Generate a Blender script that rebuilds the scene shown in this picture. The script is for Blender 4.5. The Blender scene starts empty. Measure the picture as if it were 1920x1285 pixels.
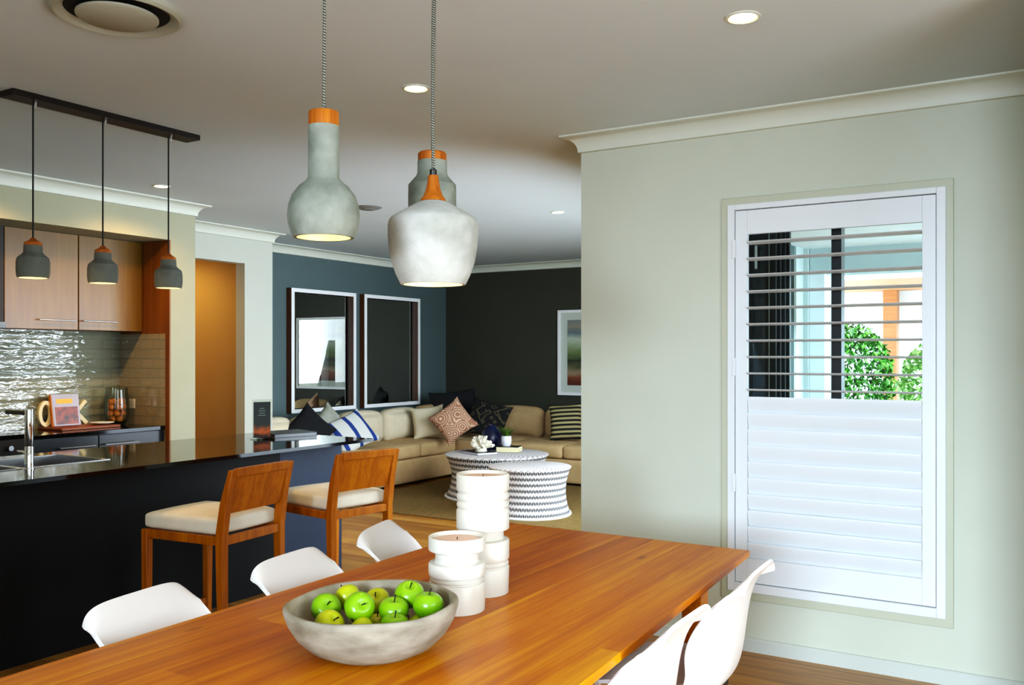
import bpy, bmesh, math, random
from mathutils import Vector, Matrix
random.seed(7)
PI = math.pi
C = bpy.context.scene.collection
sc = bpy.context.scene

# ------------------------------------------------------------------ materials
def lin(c):
    if isinstance(c, str):
        c = [int(c[i:i+2], 16) / 255 for i in (0, 2, 4)]
    return tuple((x / 12.92 if x <= .04045 else ((x + .055) / 1.055) ** 2.4) for x in c) + (1,)

class NT:
    def __init__(s, name):
        s.m = bpy.data.materials.new(name); s.m.use_nodes = True
        s.nt = s.m.node_tree; s.nt.nodes.clear()
        s.out = s.nt.nodes.new('ShaderNodeOutputMaterial')
    def n(s, t, props=None, **inp):
        nd = s.nt.nodes.new('ShaderNode' + t)
        for k, v in (props or {}).items(): setattr(nd, k, v)
        for k, v in inp.items():
            k = k.replace('_', ' ')
            key = int(k[1:]) if k[0] == 'i' and k[1:].isdigit() else k
            s.set(nd.inputs[key], v)
        return nd
    def set(s, sock, v):
        if isinstance(v, bpy.types.Node): v = v.outputs[0]
        if isinstance(v, bpy.types.NodeSocket): s.nt.links.new(v, sock)
        else: sock.default_value = v
    def math(s, op, a, b=0.0, c=0.0):
        return s.n('Math', {'operation': op}, i0=a, i1=b, i2=c)
    def ramp(s, fac, stops, interp='LINEAR'):
        r = s.n('ValToRGB', None, Fac=fac); r.color_ramp.interpolation = interp
        el = r.color_ramp.elements
        while len(el) < len(stops): el.new(.5)
        for e, (p, c) in zip(el, stops): e.position = p; e.color = lin(c) if len(c) != 4 else c
        return r
    def mix(s, fac, a, b, blend='MIX'):
        m = s.n('Mix', {'data_type': 'RGBA', 'blend_type': blend})
        s.set(m.inputs[0], fac); s.set(m.inputs[6], a); s.set(m.inputs[7], b)
        return m.outputs[2]
    def coords(s, scale=(1, 1, 1), kind='Object', rot=(0, 0, 0)):
        tc = s.n('TexCoord')
        return s.n('Mapping', None, Vector=tc.outputs[kind], Scale=scale, Rotation=rot)
    def xyz(s, v): return s.n('SeparateXYZ', None, Vector=v)
    def bsdf(s, col, rough=.5, metal=0., spec=.5, bump=None, bstr=.2, bdist=.01, **kw):
        p = s.n('BsdfPrincipled')
        s.set(p.inputs['Base Color'], col); s.set(p.inputs['Roughness'], rough)
        p.inputs['Metallic'].default_value = metal; p.inputs['Specular IOR Level'].default_value = spec
        for k, v in kw.items(): s.set(p.inputs[k.replace('_', ' ')], v)
        if bump is not None:
            b = s.n('Bump', None, Height=bump, Strength=bstr, Distance=bdist)
            s.set(p.inputs['Normal'], b)
        s.nt.links.new(p.outputs[0], s.out.inputs[0])
        return s.m

def mat(name, c1, c2=None, scale=6., rough=.5, metal=0., spec=.5, bstr=0., bscale=None, stretch=(1, 1, 1), **kw):
    """plain surface: two close tones blended by noise, optional noise bump"""
    t = NT(name); co = t.coords(stretch)
    nz = t.n('TexNoise', None, Vector=co, Scale=scale, Detail=5.)
    col = t.ramp(nz.outputs[0], [(.3, c1), (.7, c2 or c1)])
    b = None
    if bstr: b = t.n('TexNoise', None, Vector=co, Scale=bscale or scale * 6, Detail=4.).outputs[0]
    return t.bsdf(col, rough, metal, spec, b, bstr, **kw)

def emis(name, col, st):
    t = NT(name); co = t.coords()
    nz = t.n('TexNoise', None, Vector=co, Scale=3.)
    c = t.ramp(nz.outputs[0], [(0, col), (1, col)])
    e = t.n('Emission', None, Color=c, Strength=st)
    t.nt.links.new(e.outputs[0], t.out.inputs[0]); return t.m

def glassy(name, tint='f4faf8', rough=.02, ior=1.45, boost=1.0):
    """thin glass: transparent with a fresnel sheen"""
    t = NT(name); co = t.coords()
    nz = t.n('TexNoise', None, Vector=co, Scale=2.)
    tc = t.ramp(nz.outputs[0], [(0, tint), (1, tint)])
    tr = t.n('BsdfTransparent', None, Color=tc); gl = t.n('BsdfGlossy', None, Roughness=rough)
    fr = t.n('Fresnel', None, IOR=ior); f = t.math('MULTIPLY', fr, boost)
    mx = t.n('MixShader', None, i0=f, i1=tr, i2=gl)
    t.nt.links.new(mx.outputs[0], t.out.inputs[0]); return t.m

def wood(name, cols, along='Y', width=0, length=1.6, rough=.4, gscale=1.0, knots=False, plank_var=.5, spec=.5, gap=0.0):
    """boards running along one axis, each with its own tone and grain"""
    t = NT(name); tc = t.n('TexCoord'); v = t.xyz(tc.outputs['Object'])
    ax = {'X': 0, 'Y': 1, 'Z': 2}[along]; cr = {'X': 1, 'Y': 0, 'Z': 0}[along]; th = ({0, 1, 2} - {ax, cr}).pop()
    L, W, T = v.outputs[ax], v.outputs[cr], v.outputs[th]
    if width:
        row = t.math('FLOOR', t.math('DIVIDE', W, width))
        r1 = t.n('TexWhiteNoise', {'noise_dimensions': '1D'}, W=row)
        seg = t.math('FLOOR', t.math('DIVIDE', t.math('ADD', L, t.math('MULTIPLY', r1.outputs[0], 9.)), length))
        rid = t.n('TexWhiteNoise', {'noise_dimensions': '2D'}, Vector=t.n('CombineXYZ', None, X=row, Y=seg)).outputs[0]
    else:
        rid = t.math('MULTIPLY', 0.0, 1.0).outputs[0]; plank_var = 0
    off = t.math('MULTIPLY', rid, 37.)
    p = t.n('CombineXYZ', None, X=t.math('ADD', t.math('MULTIPLY', L, 1.6 * gscale), off), Y=t.math('ADD', t.math('MULTIPLY', W, 22. * gscale), off), Z=t.math('MULTIPLY', T, 22. * gscale))
    n1 = t.n('TexNoise', None, Vector=p, Scale=1., Detail=6., Roughness=.62, Distortion=.6)
    p2 = t.n('CombineXYZ', None, X=t.math('ADD', t.math('MULTIPLY', L, 3. * gscale), off), Y=t.math('MULTIPLY', W, 140. * gscale), Z=t.math('MULTIPLY', T, 140. * gscale))
    n2 = t.n('TexNoise', None, Vector=p2, Scale=1., Detail=3.)
    g = t.math('ADD', t.math('MULTIPLY', n1.outputs[0], .72), t.math('MULTIPLY', n2.outputs[0], .28))
    g = t.math('ADD', g, t.math('MULTIPLY', t.math('SUBTRACT', rid, .5), .36 * plank_var))
    col = t.ramp(g, [(.28, cols[0]), (.5, cols[1]), (.72, cols[2])]).outputs[0]
    if knots:
        pk = t.n('CombineXYZ', None, X=t.math('MULTIPLY', L, 1.0), Y=t.math('MULTIPLY', W, 2.6), Z=0.)
        vo = t.n('TexVoronoi', None, Vector=pk, Scale=2.1)
        nk = t.n('TexNoise', None, Vector=p2, Scale=.4)
        d = t.math('ADD', vo.outputs[0], t.math('MULTIPLY', t.math('SUBTRACT', nk.outputs[0], .5), .05))
        k = t.ramp(d, [(.02, 'ffffff'), (.085, '000000')])
        col = t.mix(t.math('MULTIPLY', k, .6), col, lin('3a1c06'))
    if gap and width:
        fr = t.math('FRACT', t.math('DIVIDE', W, width))
        e = t.math('LESS_THAN', t.math('ABSOLUTE', t.math('SUBTRACT', fr, .5)), .5 - gap / width)
        col = t.mix(e, lin('2a1605'), col)
    return t.bsdf(col, rough, 0, spec, g, .06, .004)

M = {}
M['wall'] = mat('wall_paint', 'bfc4b4', 'c4c9b9', 3, .75, bstr=.03, bscale=90)
M['wall_shaded'] = mat('wall_paint_shaded', '9d9c82', 'a2a187', 3, .75, bstr=.03, bscale=90)  # same paint as the other walls, shade put into the colour
M['wall_h'] = mat('hall_wall_paint', 'bcc0b4', 'c0c4b8', 3, .75, bstr=.03, bscale=90)
M['ceil'] = mat('ceiling_paint', 'cdd8dc', 'd1dce0', 2, .85)
M['white_trim'] = mat('trim_paint', 'd0d5c8', 'd4d9cc', 4, .5)
M['skirt'] = mat('skirting_paint', 'bcc2bb', 'c0c6bf', 4, .4)
M['arch'] = mat('architrave_paint', 'b2b59f', 'b6b9a3', 4, .45)
M['dark_wall'] = mat('dark_wall_paint', '546465', '576868', 3, .65, bstr=.03, bscale=90)
M['dark_wall_shaded'] = mat('dark_wall_paint_shaded', '3a3b2f', '3e3f33', 3, .65, bstr=.03, bscale=90)  # dark wall paint again, darkened in colour for the weaker light there
M['hall_warm_lit'] = mat('hall_paint_warm_lit', 'c2a872', 'c6ac76', 3, .8)  # ordinary wall with the warm lamp tint put into its colour
M['floor'] = wood('oak_floor', ['704614', '9c6a26', 'bc8a40'], 'X', .14, 1.9, .35, 1.0, plank_var=.8, gap=.0018)
M['table'] = wood('oak_table', ['924600', 'be6a00', 'da900a'], 'Y', .125, 5., .36, .55, True, plank_var=.45, spec=.12)
M['cap_wood'] = wood('pendant_oak', ['6e3604', 'a65a0c', 'c67c22'], 'Z', 0, 1, .5, 1.3, spec=.3)
M['stool_wood'] = wood('stool_teak', ['7a3c00', 'a25a00', 'bc7408'], 'Z', 0, 1, .4, 1.2, spec=.25)
M['cab_wood'] = wood('cabinet_veneer', ['5e3e06', '70500c', '7c5c14'], 'Z', 0, 1, .35, .5)
M['cab_side'] = wood('cabinet_edge', ['6a3a0a', '7c4810', '885416'], 'Z', 0, 1, .5, .5)
M['shutter'] = mat('shutter_paint', 'dadee2', 'dee2e6', 3, .4)
M['black_alu'] = mat('black_aluminium', '07090c', '0b0e12', 9, .35, .3)
M['glass'] = glassy('window_glass', 'f3fbfb', .0, 1.35, .7)
M['pic_glass'] = glassy('picture_glass', 'fcfefc', .0, 1.45, .45)
M['clear'] = glassy('clear_glass', 'f2f6f2', .01, 1.45, .7)
M['stone_top'] = mat('black_stone', '060606', '0c0b0a', 120, .07, spec=.55)
M['island'] = mat('island_panel', '0a0b0c', '0c0d0e', 3, .6, spec=.2)
M['island_cool_light'] = mat('island_panel_cool_light', '1a2638', '1c2a3e', 3, .5, spec=.25)  # blue stands in for cool door light falling on the island
M['charcoal'] = mat('charcoal_gloss', '181d22', '1b2026', 3, .22)
M['steel'] = mat('brushed_steel', 'b8babc', 'a8aaac', 30, .25, 1., stretch=(1, 30, 1))
M['chrome'] = mat('chrome', 'e8eaee', 'e2e4e8', 3, .05, 1.)
M['bronze'] = mat('dark_bronze', '1a120c', '20170f', 8, .5, .3)
M['dark_steel'] = mat('dark_steel', '3a3a38', '4a4a48', 40, .35, .9)
M['concrete'] = mat('pendant_concrete', '62685d', '8f958a', 13, .85, bstr=.25, bscale=60)
M['concrete_white'] = mat('white_concrete', '96988f', 'c2c4c0', 11, .8, bstr=.2, bscale=50)
M['concrete_dark'] = mat('dark_concrete', '565a54', '6b6f67', 12, .9, bstr=.15, bscale=80)
M['lamp_in'] = mat('lamp_lining', 'e8dca0', 'ecdfa6', 4, .6)
M['black_cord'] = mat('black_cord', '0c0a08', '121010', 60, .6)
def cord_mat():
    t = NT('braided_cord'); v = t.xyz(t.n('TexCoord').outputs['Object'])
    w = t.math('FRACT', t.math('MULTIPLY', t.math('ADD', v.outputs[2], t.math('MULTIPLY', v.outputs[0], .6)), 150.))
    c = t.ramp(w, [(.4, '2c2c26'), (.6, '8c8c80')])
    return t.bsdf(c, .8)
M['cord'] = cord_mat()
M['bulb'] = emis('warm_bulb', 'ffd27a', 9.)
M['bulb_k'] = emis('warm_bulb_kitchen', 'ffd48a', 14.)
M['down'] = emis('downlight_glow', 'ffe2a8', 26.)
M['plastic'] = mat('chair_shell', 'eae5e2', 'eee9e6', 3, .38)
M['leg_wood'] = wood('chair_leg', ['a8743a', 'c09050', 'd0a468'], 'Z', 0, 1, .5, 1.5)
M['ceramic'] = mat('white_ceramic', 'd8d4c8', 'dedace', 4, .35)
M['wax'] = mat('candle_wax', 'efc6b0', 'f3cdb9', 5, .5, Subsurface_Weight=.2)
M['bowl'] = mat('stone_bowl', '726856', 'a39a88', 11, .85, bstr=.3, bscale=26, stretch=(1, 1, 2.2))
def apple_mat(name, a, b):
    t = NT(name); co = t.coords()
    v = t.xyz(t.n('TexCoord').outputs['Generated'])
    nz = t.n('TexNoise', None, Vector=co, Scale=18., Detail=3.)
    f = t.math('ADD', t.math('MULTIPLY', v.outputs[2], .6), t.math('MULTIPLY', nz.outputs[0], .5))
    c = t.ramp(f, [(.25, a), (.8, b)])
    return t.bsdf(c, .28, Subsurface_Weight=.05)
M['apple_g'] = apple_mat('green_apple', '4c7e04', '7cb008')
M['apple_y'] = apple_mat('yellow_apple', '8aa004', 'bcc212')
M['stem'] = mat('apple_stem', '1c1206', '2a1c0a', 40, .8)
M['seat_fab'] = mat('seat_fabric', 'dcd2bc', 'e3dac6', 14, .85, bstr=.1, bscale=300)
M['sofa'] = mat('sofa_fabric', 'b99b70', 'c4a67a', 9, .9, bstr=.1, bscale=260)
M['sofa_l'] = mat('sofa_fabric_pale', 'd2c4a6', 'dacdb0', 9, .9, bstr=.1, bscale=260)
M['rug'] = mat('rug_weave', '6c5526', '816834', 30, .95, bstr=.4, bscale=180)
M['mir'] = mat('mirror_silver', 'd8dcd8', 'd8dcd8', 1, .0, 1.)
M['frame_white'] = mat('frame_white', 'f2f4f6', 'f5f7f8', 4, .45)
M['frame_wood'] = wood('frame_side', ['3c1c08', '5a2e10', '703c16'], 'Z', 0, 1, .45, 1.)
M['mat_board'] = mat('mount_board', 'c9cdc6', 'cdd1ca', 4, .8)
def print_mat():
    t = NT('seascape_print'); v = t.xyz(t.n('TexCoord').outputs['Object'])
    nz = t.n('TexNoise', None, Vector=t.coords((2, 1, 7)), Scale=1.4, Detail=6.)
    h = t.math('ADD', t.math('DIVIDE', v.outputs[2], .82), t.math('MULTIPLY', t.math('SUBTRACT', nz.outputs[0], .5), .22))
    c = t.ramp(h, [(0, '5a2416'), (.12, '8a4a30'), (.2, 'a08a72'), (.3, '54583a'), (.38, '2a3026'), (.46, '6c7a4a'), (.58, '8f9c78'), (.7, 'c4ccbc'), (.8, '707c84'), (.9, 'a09484'), (1, '8c8f90')])
    return t.bsdf(c, .6, Coat_Weight=.35, Coat_Roughness=.02)
M['print'] = print_mat()
def weave_mat():
    t = NT('woven_drum'); tc = t.n('TexCoord'); v = t.xyz(tc.outputs['UV'])
    tri = t.math('PINGPONG', t.math('MULTIPLY', v.outputs[0], 140.), 1.)
    row = t.math('FRACT', t.math('SUBTRACT', t.math('MULTIPLY', v.outputs[1], 8.), t.math('MULTIPLY', tri, .42)))
    hole = t.math('MULTIPLY', t.math('GREATER_THAN', row, .16), t.math('LESS_THAN', row, .66))
    rib = t.math('PINGPONG', t.math('MULTIPLY', v.outputs[0], 280.), 1.)
    hole = t.math('MULTIPLY', hole, t.math('GREATER_THAN', rib, .28))
    c = t.mix(hole, t.ramp(rib, [(0, 'c2bfc0'), (1, 'f0eeee')]).outputs[0], lin('24272b'))
    return t.bsdf(c, .7, 0, .3, t.math('SUBTRACT', rib, hole), .5, .006)
M['weave'] = weave_mat()
def top_weave():
    t = NT('woven_top'); v = t.n('TexCoord'); xyz = t.xyz(v.outputs['Object'])
    an = t.math('ARCTAN2', xyz.outputs[1], xyz.outputs[0])
    r = t.math('SQRT', t.math('ADD', t.math('POWER', t.math('ABSOLUTE', xyz.outputs[0]), 2.), t.math('POWER', t.math('ABSOLUTE', xyz.outputs[1]), 2.)))
    a = t.math('PINGPONG', t.math('ADD', t.math('MULTIPLY', an, 14.), t.math('MULTIPLY', r, 30.)), 1.)
    c = t.ramp(a, [(.1, 'a39c9c'), (.6, 'e4dfde')])
    return t.bsdf(c, .7, 0, .3, a, .4, .006)
M['weave_top'] = top_weave()
def tile_mat(name, c1, c2, kind, wavy):
    t = NT(name); v = t.xyz(t.n('TexCoord').outputs['Object'])
    p = t.n('CombineXYZ', None, X=v.outputs[1 if kind == 'YZ' else 0], Y=v.outputs[2], Z=0.)
    br = t.n('TexBrick', None, Vector=p, Color1=lin(c1), Color2=lin(c2), Mortar=lin('7c7d70'), Scale=1., Mortar_Size=.0025, Brick_Width=.15, Row_Height=.075, Mortar_Smooth=.3)
    pw = t.n('CombineXYZ', None, X=t.math('MULTIPLY', v.outputs[1 if kind == 'YZ' else 0], 9.), Y=t.math('MULTIPLY', v.outputs[2], 30.), Z=0.)
    n1 = t.n('TexNoise', None, Vector=pw, Scale=1., Detail=2., Distortion=.5)
    h = t.math('ADD', t.math('MULTIPLY', n1.outputs[0], wavy), t.math('MULTIPLY', br.outputs[1], -.35))
    row = t.math('SINE', t.math('MULTIPLY', v.outputs[2], 2 * PI / .075))
    h = t.math('ADD', h, t.math('MULTIPLY', row, wavy * wavy * .26))
    return t.bsdf(br.outputs[0], .05, 0, 1., h, .75, .02)
M['tile'] = tile_mat('gloss_tile', '7c806f', '838775', 'YZ', .8)
M['tile_side'] = tile_mat('gloss_tile_side', '90866c', '968c72', 'XZ', .25)
M['cream'] = mat('cream_letter', 'd8c898', 'dfd0a2', 8, .6)
M['board'] = wood('serving_board', ['5c2a10', '7c3e18', '8c4c20'], 'Y', 0, 1, .5, 1.)
M['onion'] = mat('onion_skin', 'b85c1a', 'e48c3c', 9, .35, stretch=(4, 4, 1))
M['orange_spine'] = mat('book_spine_orange', 'c8741c', 'd48228', 6, .5)
M['cover_lilac'] = mat('book_cover_pale', '94909c', 'a5a0ac', 7, .4)
M['yellow'] = mat('title_yellow', 'd89c10', 'e0a818', 9, .5)
M['cover_pic'] = mat('cover_picture', '120c06', '9c3a16', 22, .4)
M['paper'] = mat('paper_pages', 'd8cfa4', 'e4dcb4', 30, .8, stretch=(1, 1, 40))
M['dark_cover'] = mat('dark_book_cover', '10151a', '161c22', 8, .4)
M['navy'] = mat('navy_glaze', '0a1030', '101848', 5, .3)
M['coral'] = mat('white_coral', 'ded6c0', 'efe9d8', 30, .8, bstr=.4, bscale=80)
M['pot'] = mat('white_pot', 'd4d4e2', 'dcdce8', 4, .5)
M['grass'] = mat('pot_grass', '2c4a0c', '5c7c20', 20, .6)
M['black_fab'] = mat('black_fabric', '0b0c0f', '101116', 20, .9, bstr=.1, bscale=200)
M['olive_fab'] = mat('grey_fabric', '8c8e80', '9a9c90', 14, .9, bstr=.1, bscale=200)
def swirl_mat():
    t = NT('pink_swirl_fabric'); co = t.coords((6, 6, 6))
    vo = t.n('TexVoronoi', None, Vector=co, Scale=1.2)
    w = t.math('PINGPONG', t.math('MULTIPLY', vo.outputs[0], 12.), 1.)
    c = t.ramp(w, [(.55, 'a4745c'), (.8, 'e0bfa0')]); return t.bsdf(c, .85)
M['swirl'] = swirl_mat()
def motif_mat():
    t = NT('black_motif_fabric'); co = t.coords((9, 9, 9))
    vo = t.n('TexVoronoi', {'distance': 'MANHATTAN'}, Vector=co, Scale=1.)
    w = t.math('PINGPONG', t.math('MULTIPLY', vo.outputs[0], 3.), 1.)
    c = t.ramp(w, [(.72, '0c0c0c'), (.95, '5c543a')]); return t.bsdf(c, .9)
M['motif'] = motif_mat()
def stripe_mat(name, a, b, ax, freq, duty):
    t = NT(name); v = t.xyz(t.n('TexCoord').outputs['Object'])
    nz = t.n('TexNoise', None, Vector=t.coords(), Scale=3.)
    w = t.math('FRACT', t.math('ADD', t.math('MULTIPLY', v.outputs[ax], freq), t.math('MULTIPLY', nz.outputs[0], .25)))
    c = t.ramp(w, [(duty, a), (duty + .04, b)], 'LINEAR'); return t.bsdf(c, .85)
M['stripe_bw'] = stripe_mat('zebra_fabric', '17140f', 'a09468', 1, 20., .5)
M['stripe_blue'] = stripe_mat('blue_stripe_fabric', '1c3a7c', 'ced0cc', 0, 5.5, .25)
def card_mat():
    t = NT('flyer_print'); v = t.xyz(t.n('TexCoord').outputs['Object'])
    nz = t.n('TexNoise', None, Vector=t.coords((1, 1, 1)), Scale=26., Detail=3.)
    h = t.math('ADD', t.math('DIVIDE', v.outputs[2], .24), t.math('MULTIPLY', t.math('SUBTRACT', nz.outputs[0], .5), .3))
    c = t.ramp(h, [(.05, '2a1008'), (.15, '9c4c1c'), (.27, '5c3418'), (.36, '1c2420'), (1, '0d1514')]); return t.bsdf(c, .3)
M['card'] = card_mat()
M['ink'] = mat('pale_ink', '5c6a62', '68766e', 9, .6)
M['ext_white'] = mat('outside_white', 'e6f6fc', 'e9f8fd', 3, .8)
M['ext_beam'] = mat('outside_beam', 'b4ccd0', 'bad2d6', 3, .8)
M['ext_wall'] = mat('outside_wall', 'bcd0d0', 'c2d6d6', 3, .8)
M['cedar'] = wood('cedar_soffit', ['9c5c30', 'b87848', 'c88c5c'], 'X', .12, 3., .6)
M['paving'] = mat('paving', 'ccd4d8', 'd4dce0', 3, .9)
def leaf_mat(name, a, b):
    t = NT(name); nz = t.n('TexNoise', None, Vector=t.coords(), Scale=9., Detail=3.)
    c = t.ramp(nz.outputs[0], [(.3, a), (.7, b)]); return t.bsdf(c, .5)
M['leaf'] = leaf_mat('leaf_green', '5c9c38', 'b4d884')
M['leaf_d'] = leaf_mat('leaf_dark', '1c4a10', '4c9030')
M['white_pl'] = mat('white_plastic', 'd8d4c4', 'dcd8c8', 5, .4)
M['vent_dark'] = mat('vent_dark', '0b0a09', '100f0e', 5, .8)
M['vent'] = mat('vent_plastic', 'a8a898', 'acac9c', 5, .6)
M['grey_vent'] = mat('grey_vent', '6c6c68', '74746f', 8, .6)

# ------------------------------------------------------------------ mesh helpers
def nb(): return bmesh.new()
def box(bm, x0, x1, y0, y1, z0, z1):
    r = bmesh.ops.create_cube(bm, size=1.)
    for v in r['verts']:
        v.co = Vector((x0 + (v.co.x + .5) * (x1 - x0), y0 + (v.co.y + .5) * (y1 - y0), z0 + (v.co.z + .5) * (z1 - z0)))
    return r['verts']
def xform(verts, m):
    for v in verts: v.co = m @ v.co
def hexa(bm, pts):
    """8 points: bottom 4 ccw, top 4 ccw"""
    v = [bm.verts.new(p) for p in pts]
    for f in ((3, 2, 1, 0), (4, 5, 6, 7), (0, 1, 5, 4), (1, 2, 6, 5), (2, 3, 7, 6), (3, 0, 4, 7)): bm.faces.new([v[i] for i in f])
    return v
def lathe(bm, prof, seg=48, c=(0, 0, 0), uv=False, wob=None):
    rings = []
    for i, (r, z) in enumerate(prof):
        if r < 1e-6: rings.append([bm.verts.new((c[0], c[1], c[2] + z))]); continue
        ring = []
        for k in range(seg):
            a = 2 * PI * k / seg; rr, zz = (r, z) if not wob else wob(r, z, a)
            ring.append(bm.verts.new((c[0] + rr * math.cos(a), c[1] + rr * math.sin(a), c[2] + zz)))
        rings.append(ring)
    lay = bm.loops.layers.uv.verify() if uv else None
    n = len(prof)
    for i in range(n - 1):
        a, b = rings[i], rings[i + 1]
        for k in range(seg):
            k2 = (k + 1) % seg
            if len(a) == 1 and len(b) == 1: continue
            if len(a) == 1: f = bm.faces.new((a[0], b[k2], b[k]))
            elif len(b) == 1: f = bm.faces.new((a[k], a[k2], b[0]))
            else: f = bm.faces.new((a[k], a[k2], b[k2], b[k]))
            if uv and len(f.loops) == 4:
                for l, (uu, vv) in zip(f.loops, ((k, i), (k + 1, i), (k + 1, i + 1), (k, i + 1))): l[lay].uv = (uu / seg, vv / (n - 1))
def tube(bm, pts, rad, seg=10, cap=True):
    pts = [Vector(p) for p in pts]; n = len(pts)
    rads = rad if isinstance(rad, (list, tuple)) else [rad] * n
    rings = []; up = None
    for i, p in enumerate(pts):
        d = (pts[min(i + 1, n - 1)] - pts[max(i - 1, 0)]).normalized()
        if up is None: up = d.orthogonal().normalized()
        up = (up - d * up.dot(d)).normalized(); s = d.cross(up)
        rings.append([bm.verts.new(p + (up * math.cos(2 * PI * k / seg) + s * math.sin(2 * PI * k / seg)) * rads[i]) for k in range(seg)])
    for a, b in zip(rings, rings[1:]):
        for k in range(seg): bm.faces.new((a[k], a[(k + 1) % seg], b[(k + 1) % seg], b[k]))
    if cap: bm.faces.new(rings[0][::-1]); bm.faces.new(rings[-1])
def bar(bm, a, b, w, h, up=(0, 0, 1)):
    """rectangular bar from a to b (w across, h along up)"""
    a, b = Vector(a), Vector(b); d = (b - a).normalized(); u = Vector(up); s = d.cross(u).normalized(); u = s.cross(d)
    q = [a - s * w / 2 - u * h / 2, a + s * w / 2 - u * h / 2, a + s * w / 2 + u * h / 2, a - s * w / 2 + u * h / 2]
    hexa(bm, q + [p + (b - a) for p in q])
def rbox(bm, cx, cy, cz, sx, sy, sz, r=.03, bulge=(0, 0, 0), n=10):
    """soft padded block: rounded edges, faces swollen by bulge"""
    h = (sx / 2, sy / 2, sz / 2); start = len(bm.verts); vs = {}
    def V(p):
        key = tuple(round(q * n) for q in p)
        if key in vs: return vs[key]
        e = [max(-1, min(1, q)) for q in p]
        base = Vector([e[i] * h[i] for i in range(3)])
        inner = Vector([max(-h[i] + r, min(h[i] - r, base[i])) for i in range(3)])
        d = base - inner; q = inner + (d.normalized() * r if d.length > 1e-9 else d)
        for i in range(3):
            j, k = [t for t in range(3) if t != i]
            if abs(e[i]) > .999: q[i] += math.copysign(bulge[i] * (1 - e[j] ** 2) * (1 - e[k] ** 2), e[i])
        vs[key] = bm.verts.new((cx + q.x, cy + q.y, cz + q.z)); return vs[key]
    g = [-1 + 2 * i / n for i in range(n + 1)]
    # denser near edges
    g = [math.copysign(abs(q) ** .7, q) if q else 0. for q in g]
    for ax in range(3):
        for sgn in (-1, 1):
            for i in range(n):
                for j in range(n):
                    def P(a, b):
                        p = [0, 0, 0]; p[ax] = sgn; o = [t for t in range(3) if t != ax]; p[o[0]] = g[a]; p[o[1]] = g[b]
                        return p
                    q = [V(P(i, j)), V(P(i + 1, j)), V(P(i + 1, j + 1)), V(P(i, j + 1))]
                    if (sgn > 0) == (ax == 1): q.reverse()
                    try: bm.faces.new(q)
                    except ValueError: pass
    return start
def prism(bm, poly, x0, x1, axis='X'):
    """extrude a 2-D polygon (list of (a,b)) along an axis"""
    def P(t, a, b): return {'X': (t, a, b), 'Y': (a, t, b), 'Z': (a, b, t)}[axis]
    A = [bm.verts.new(P(x0, *p)) for p in poly]; B = [bm.verts.new(P(x1, *p)) for p in poly]
    n = len(poly)
    for i in range(n): bm.faces.new((A[i], A[(i + 1) % n], B[(i + 1) % n], B[i]))
    bm.faces.new(A[::-1]); bm.faces.new(B)
def build(name, bm, m, parent=None, smooth=True, ang=35, bev=0., sub=0, loc=None):
    bmesh.ops.recalc_face_normals(bm, faces=bm.faces)
    bm.normal_update()
    for e in bm.edges:
        e.smooth = len(e.link_faces) == 2 and e.calc_face_angle(0) < math.radians(ang)
    for f in bm.faces: f.smooth = smooth
    me = bpy.data.meshes.new(name); bm.to_mesh(me); bm.free()
    me.materials.append(m)
    o = bpy.data.objects.new(name, me); C.objects.link(o)
    if parent: o.parent = parent
    if loc: o.location = loc
    if bev:
        b = o.modifiers.new('bevel', 'BEVEL'); b.width = bev; b.segments = 2; b.limit_method = 'ANGLE'; b.angle_limit = math.radians(40); b.harden_normals = False
    if sub:
        s = o.modifiers.new('subsurf', 'SUBSURF'); s.levels = sub; s.render_levels = sub
    return o
def tag(o, label, cat, group=None, kind=None):
    o['label'] = label; o['category'] = cat
    if group: o['group'] = group
    if kind: o['kind'] = kind
    return o
def thing(name, label, cat, loc=(0, 0, 0), rz=0, group=None):
    o = bpy.data.objects.new(name, None); C.objects.link(o)
    o.empty_display_size = .05; o.location = loc; o.rotation_euler = (0, 0, rz)
    return tag(o, label, cat, group)
def struct(name, bm, m, parent=None, **kw):
    o = build(name, bm, m, parent, **kw)
    if not parent: o['kind'] = 'structure'
    return o
def children(o): return [c for c in bpy.data.objects if c.parent == o]
def copy_tree(o, parent=None):
    c = o.copy(); C.objects.link(c); c.parent = parent
    for ch in list(o.children): copy_tree(ch, c)
    return c
def dup(o, loc, rz, label):
    c = copy_tree(o); c.location = loc; c.rotation_euler = (0, 0, rz); c['label'] = label
    return c
def bxs(*args):
    bm = nb()
    for a in args: box(bm, *a)
    return bm

# ------------------------------------------------------------------ the room
H = 2.64
struct('floor', bxs((-9, 1.9, -3.1, 10.2, -.1, 0)), M['floor'])
struct('ceiling', bxs((-9, 1.9, -3.1, 4.6, H, H + .12), (-9, -2.05, 4.6, 10.2, H, H + .12)), M['ceil'])
WX0, WX1, WZ0, WZ1 = -1.43, -.446, .29, 2.196
struct('wall_front', bxs((-2.249, WX0, 4.407, 4.6, 0, H), (WX1, 1.9, 4.407, 4.6, 0, H), (WX0, WX1, 4.407, 4.6, 0, WZ0), (WX0, WX1, 4.407, 4.6, WZ1, H)), M['wall'])
struct('wall_shade_stub', bxs((-.072, 1.9, 3.2, 4.407, 0, H)), M['wall_shaded'])  # unseen stub added to shade the right end of the window wall
struct('wall_right', bxs((1.8, 1.95, -3.1, -.3, 0, H), (1.8, 1.95, 2.1, 3.2, 0, H), (1.8, 1.95, -.3, 2.1, 2.3, H)), M['wall'])
struct('wall_rear', bxs((-9, -.5, -3.25, -3.1, 0, H), (1.7, 1.9, -3.25, -3.1, 0, H), (-.5, 1.7, -3.25, -3.1, 2.3, H)), M['wall'])
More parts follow.
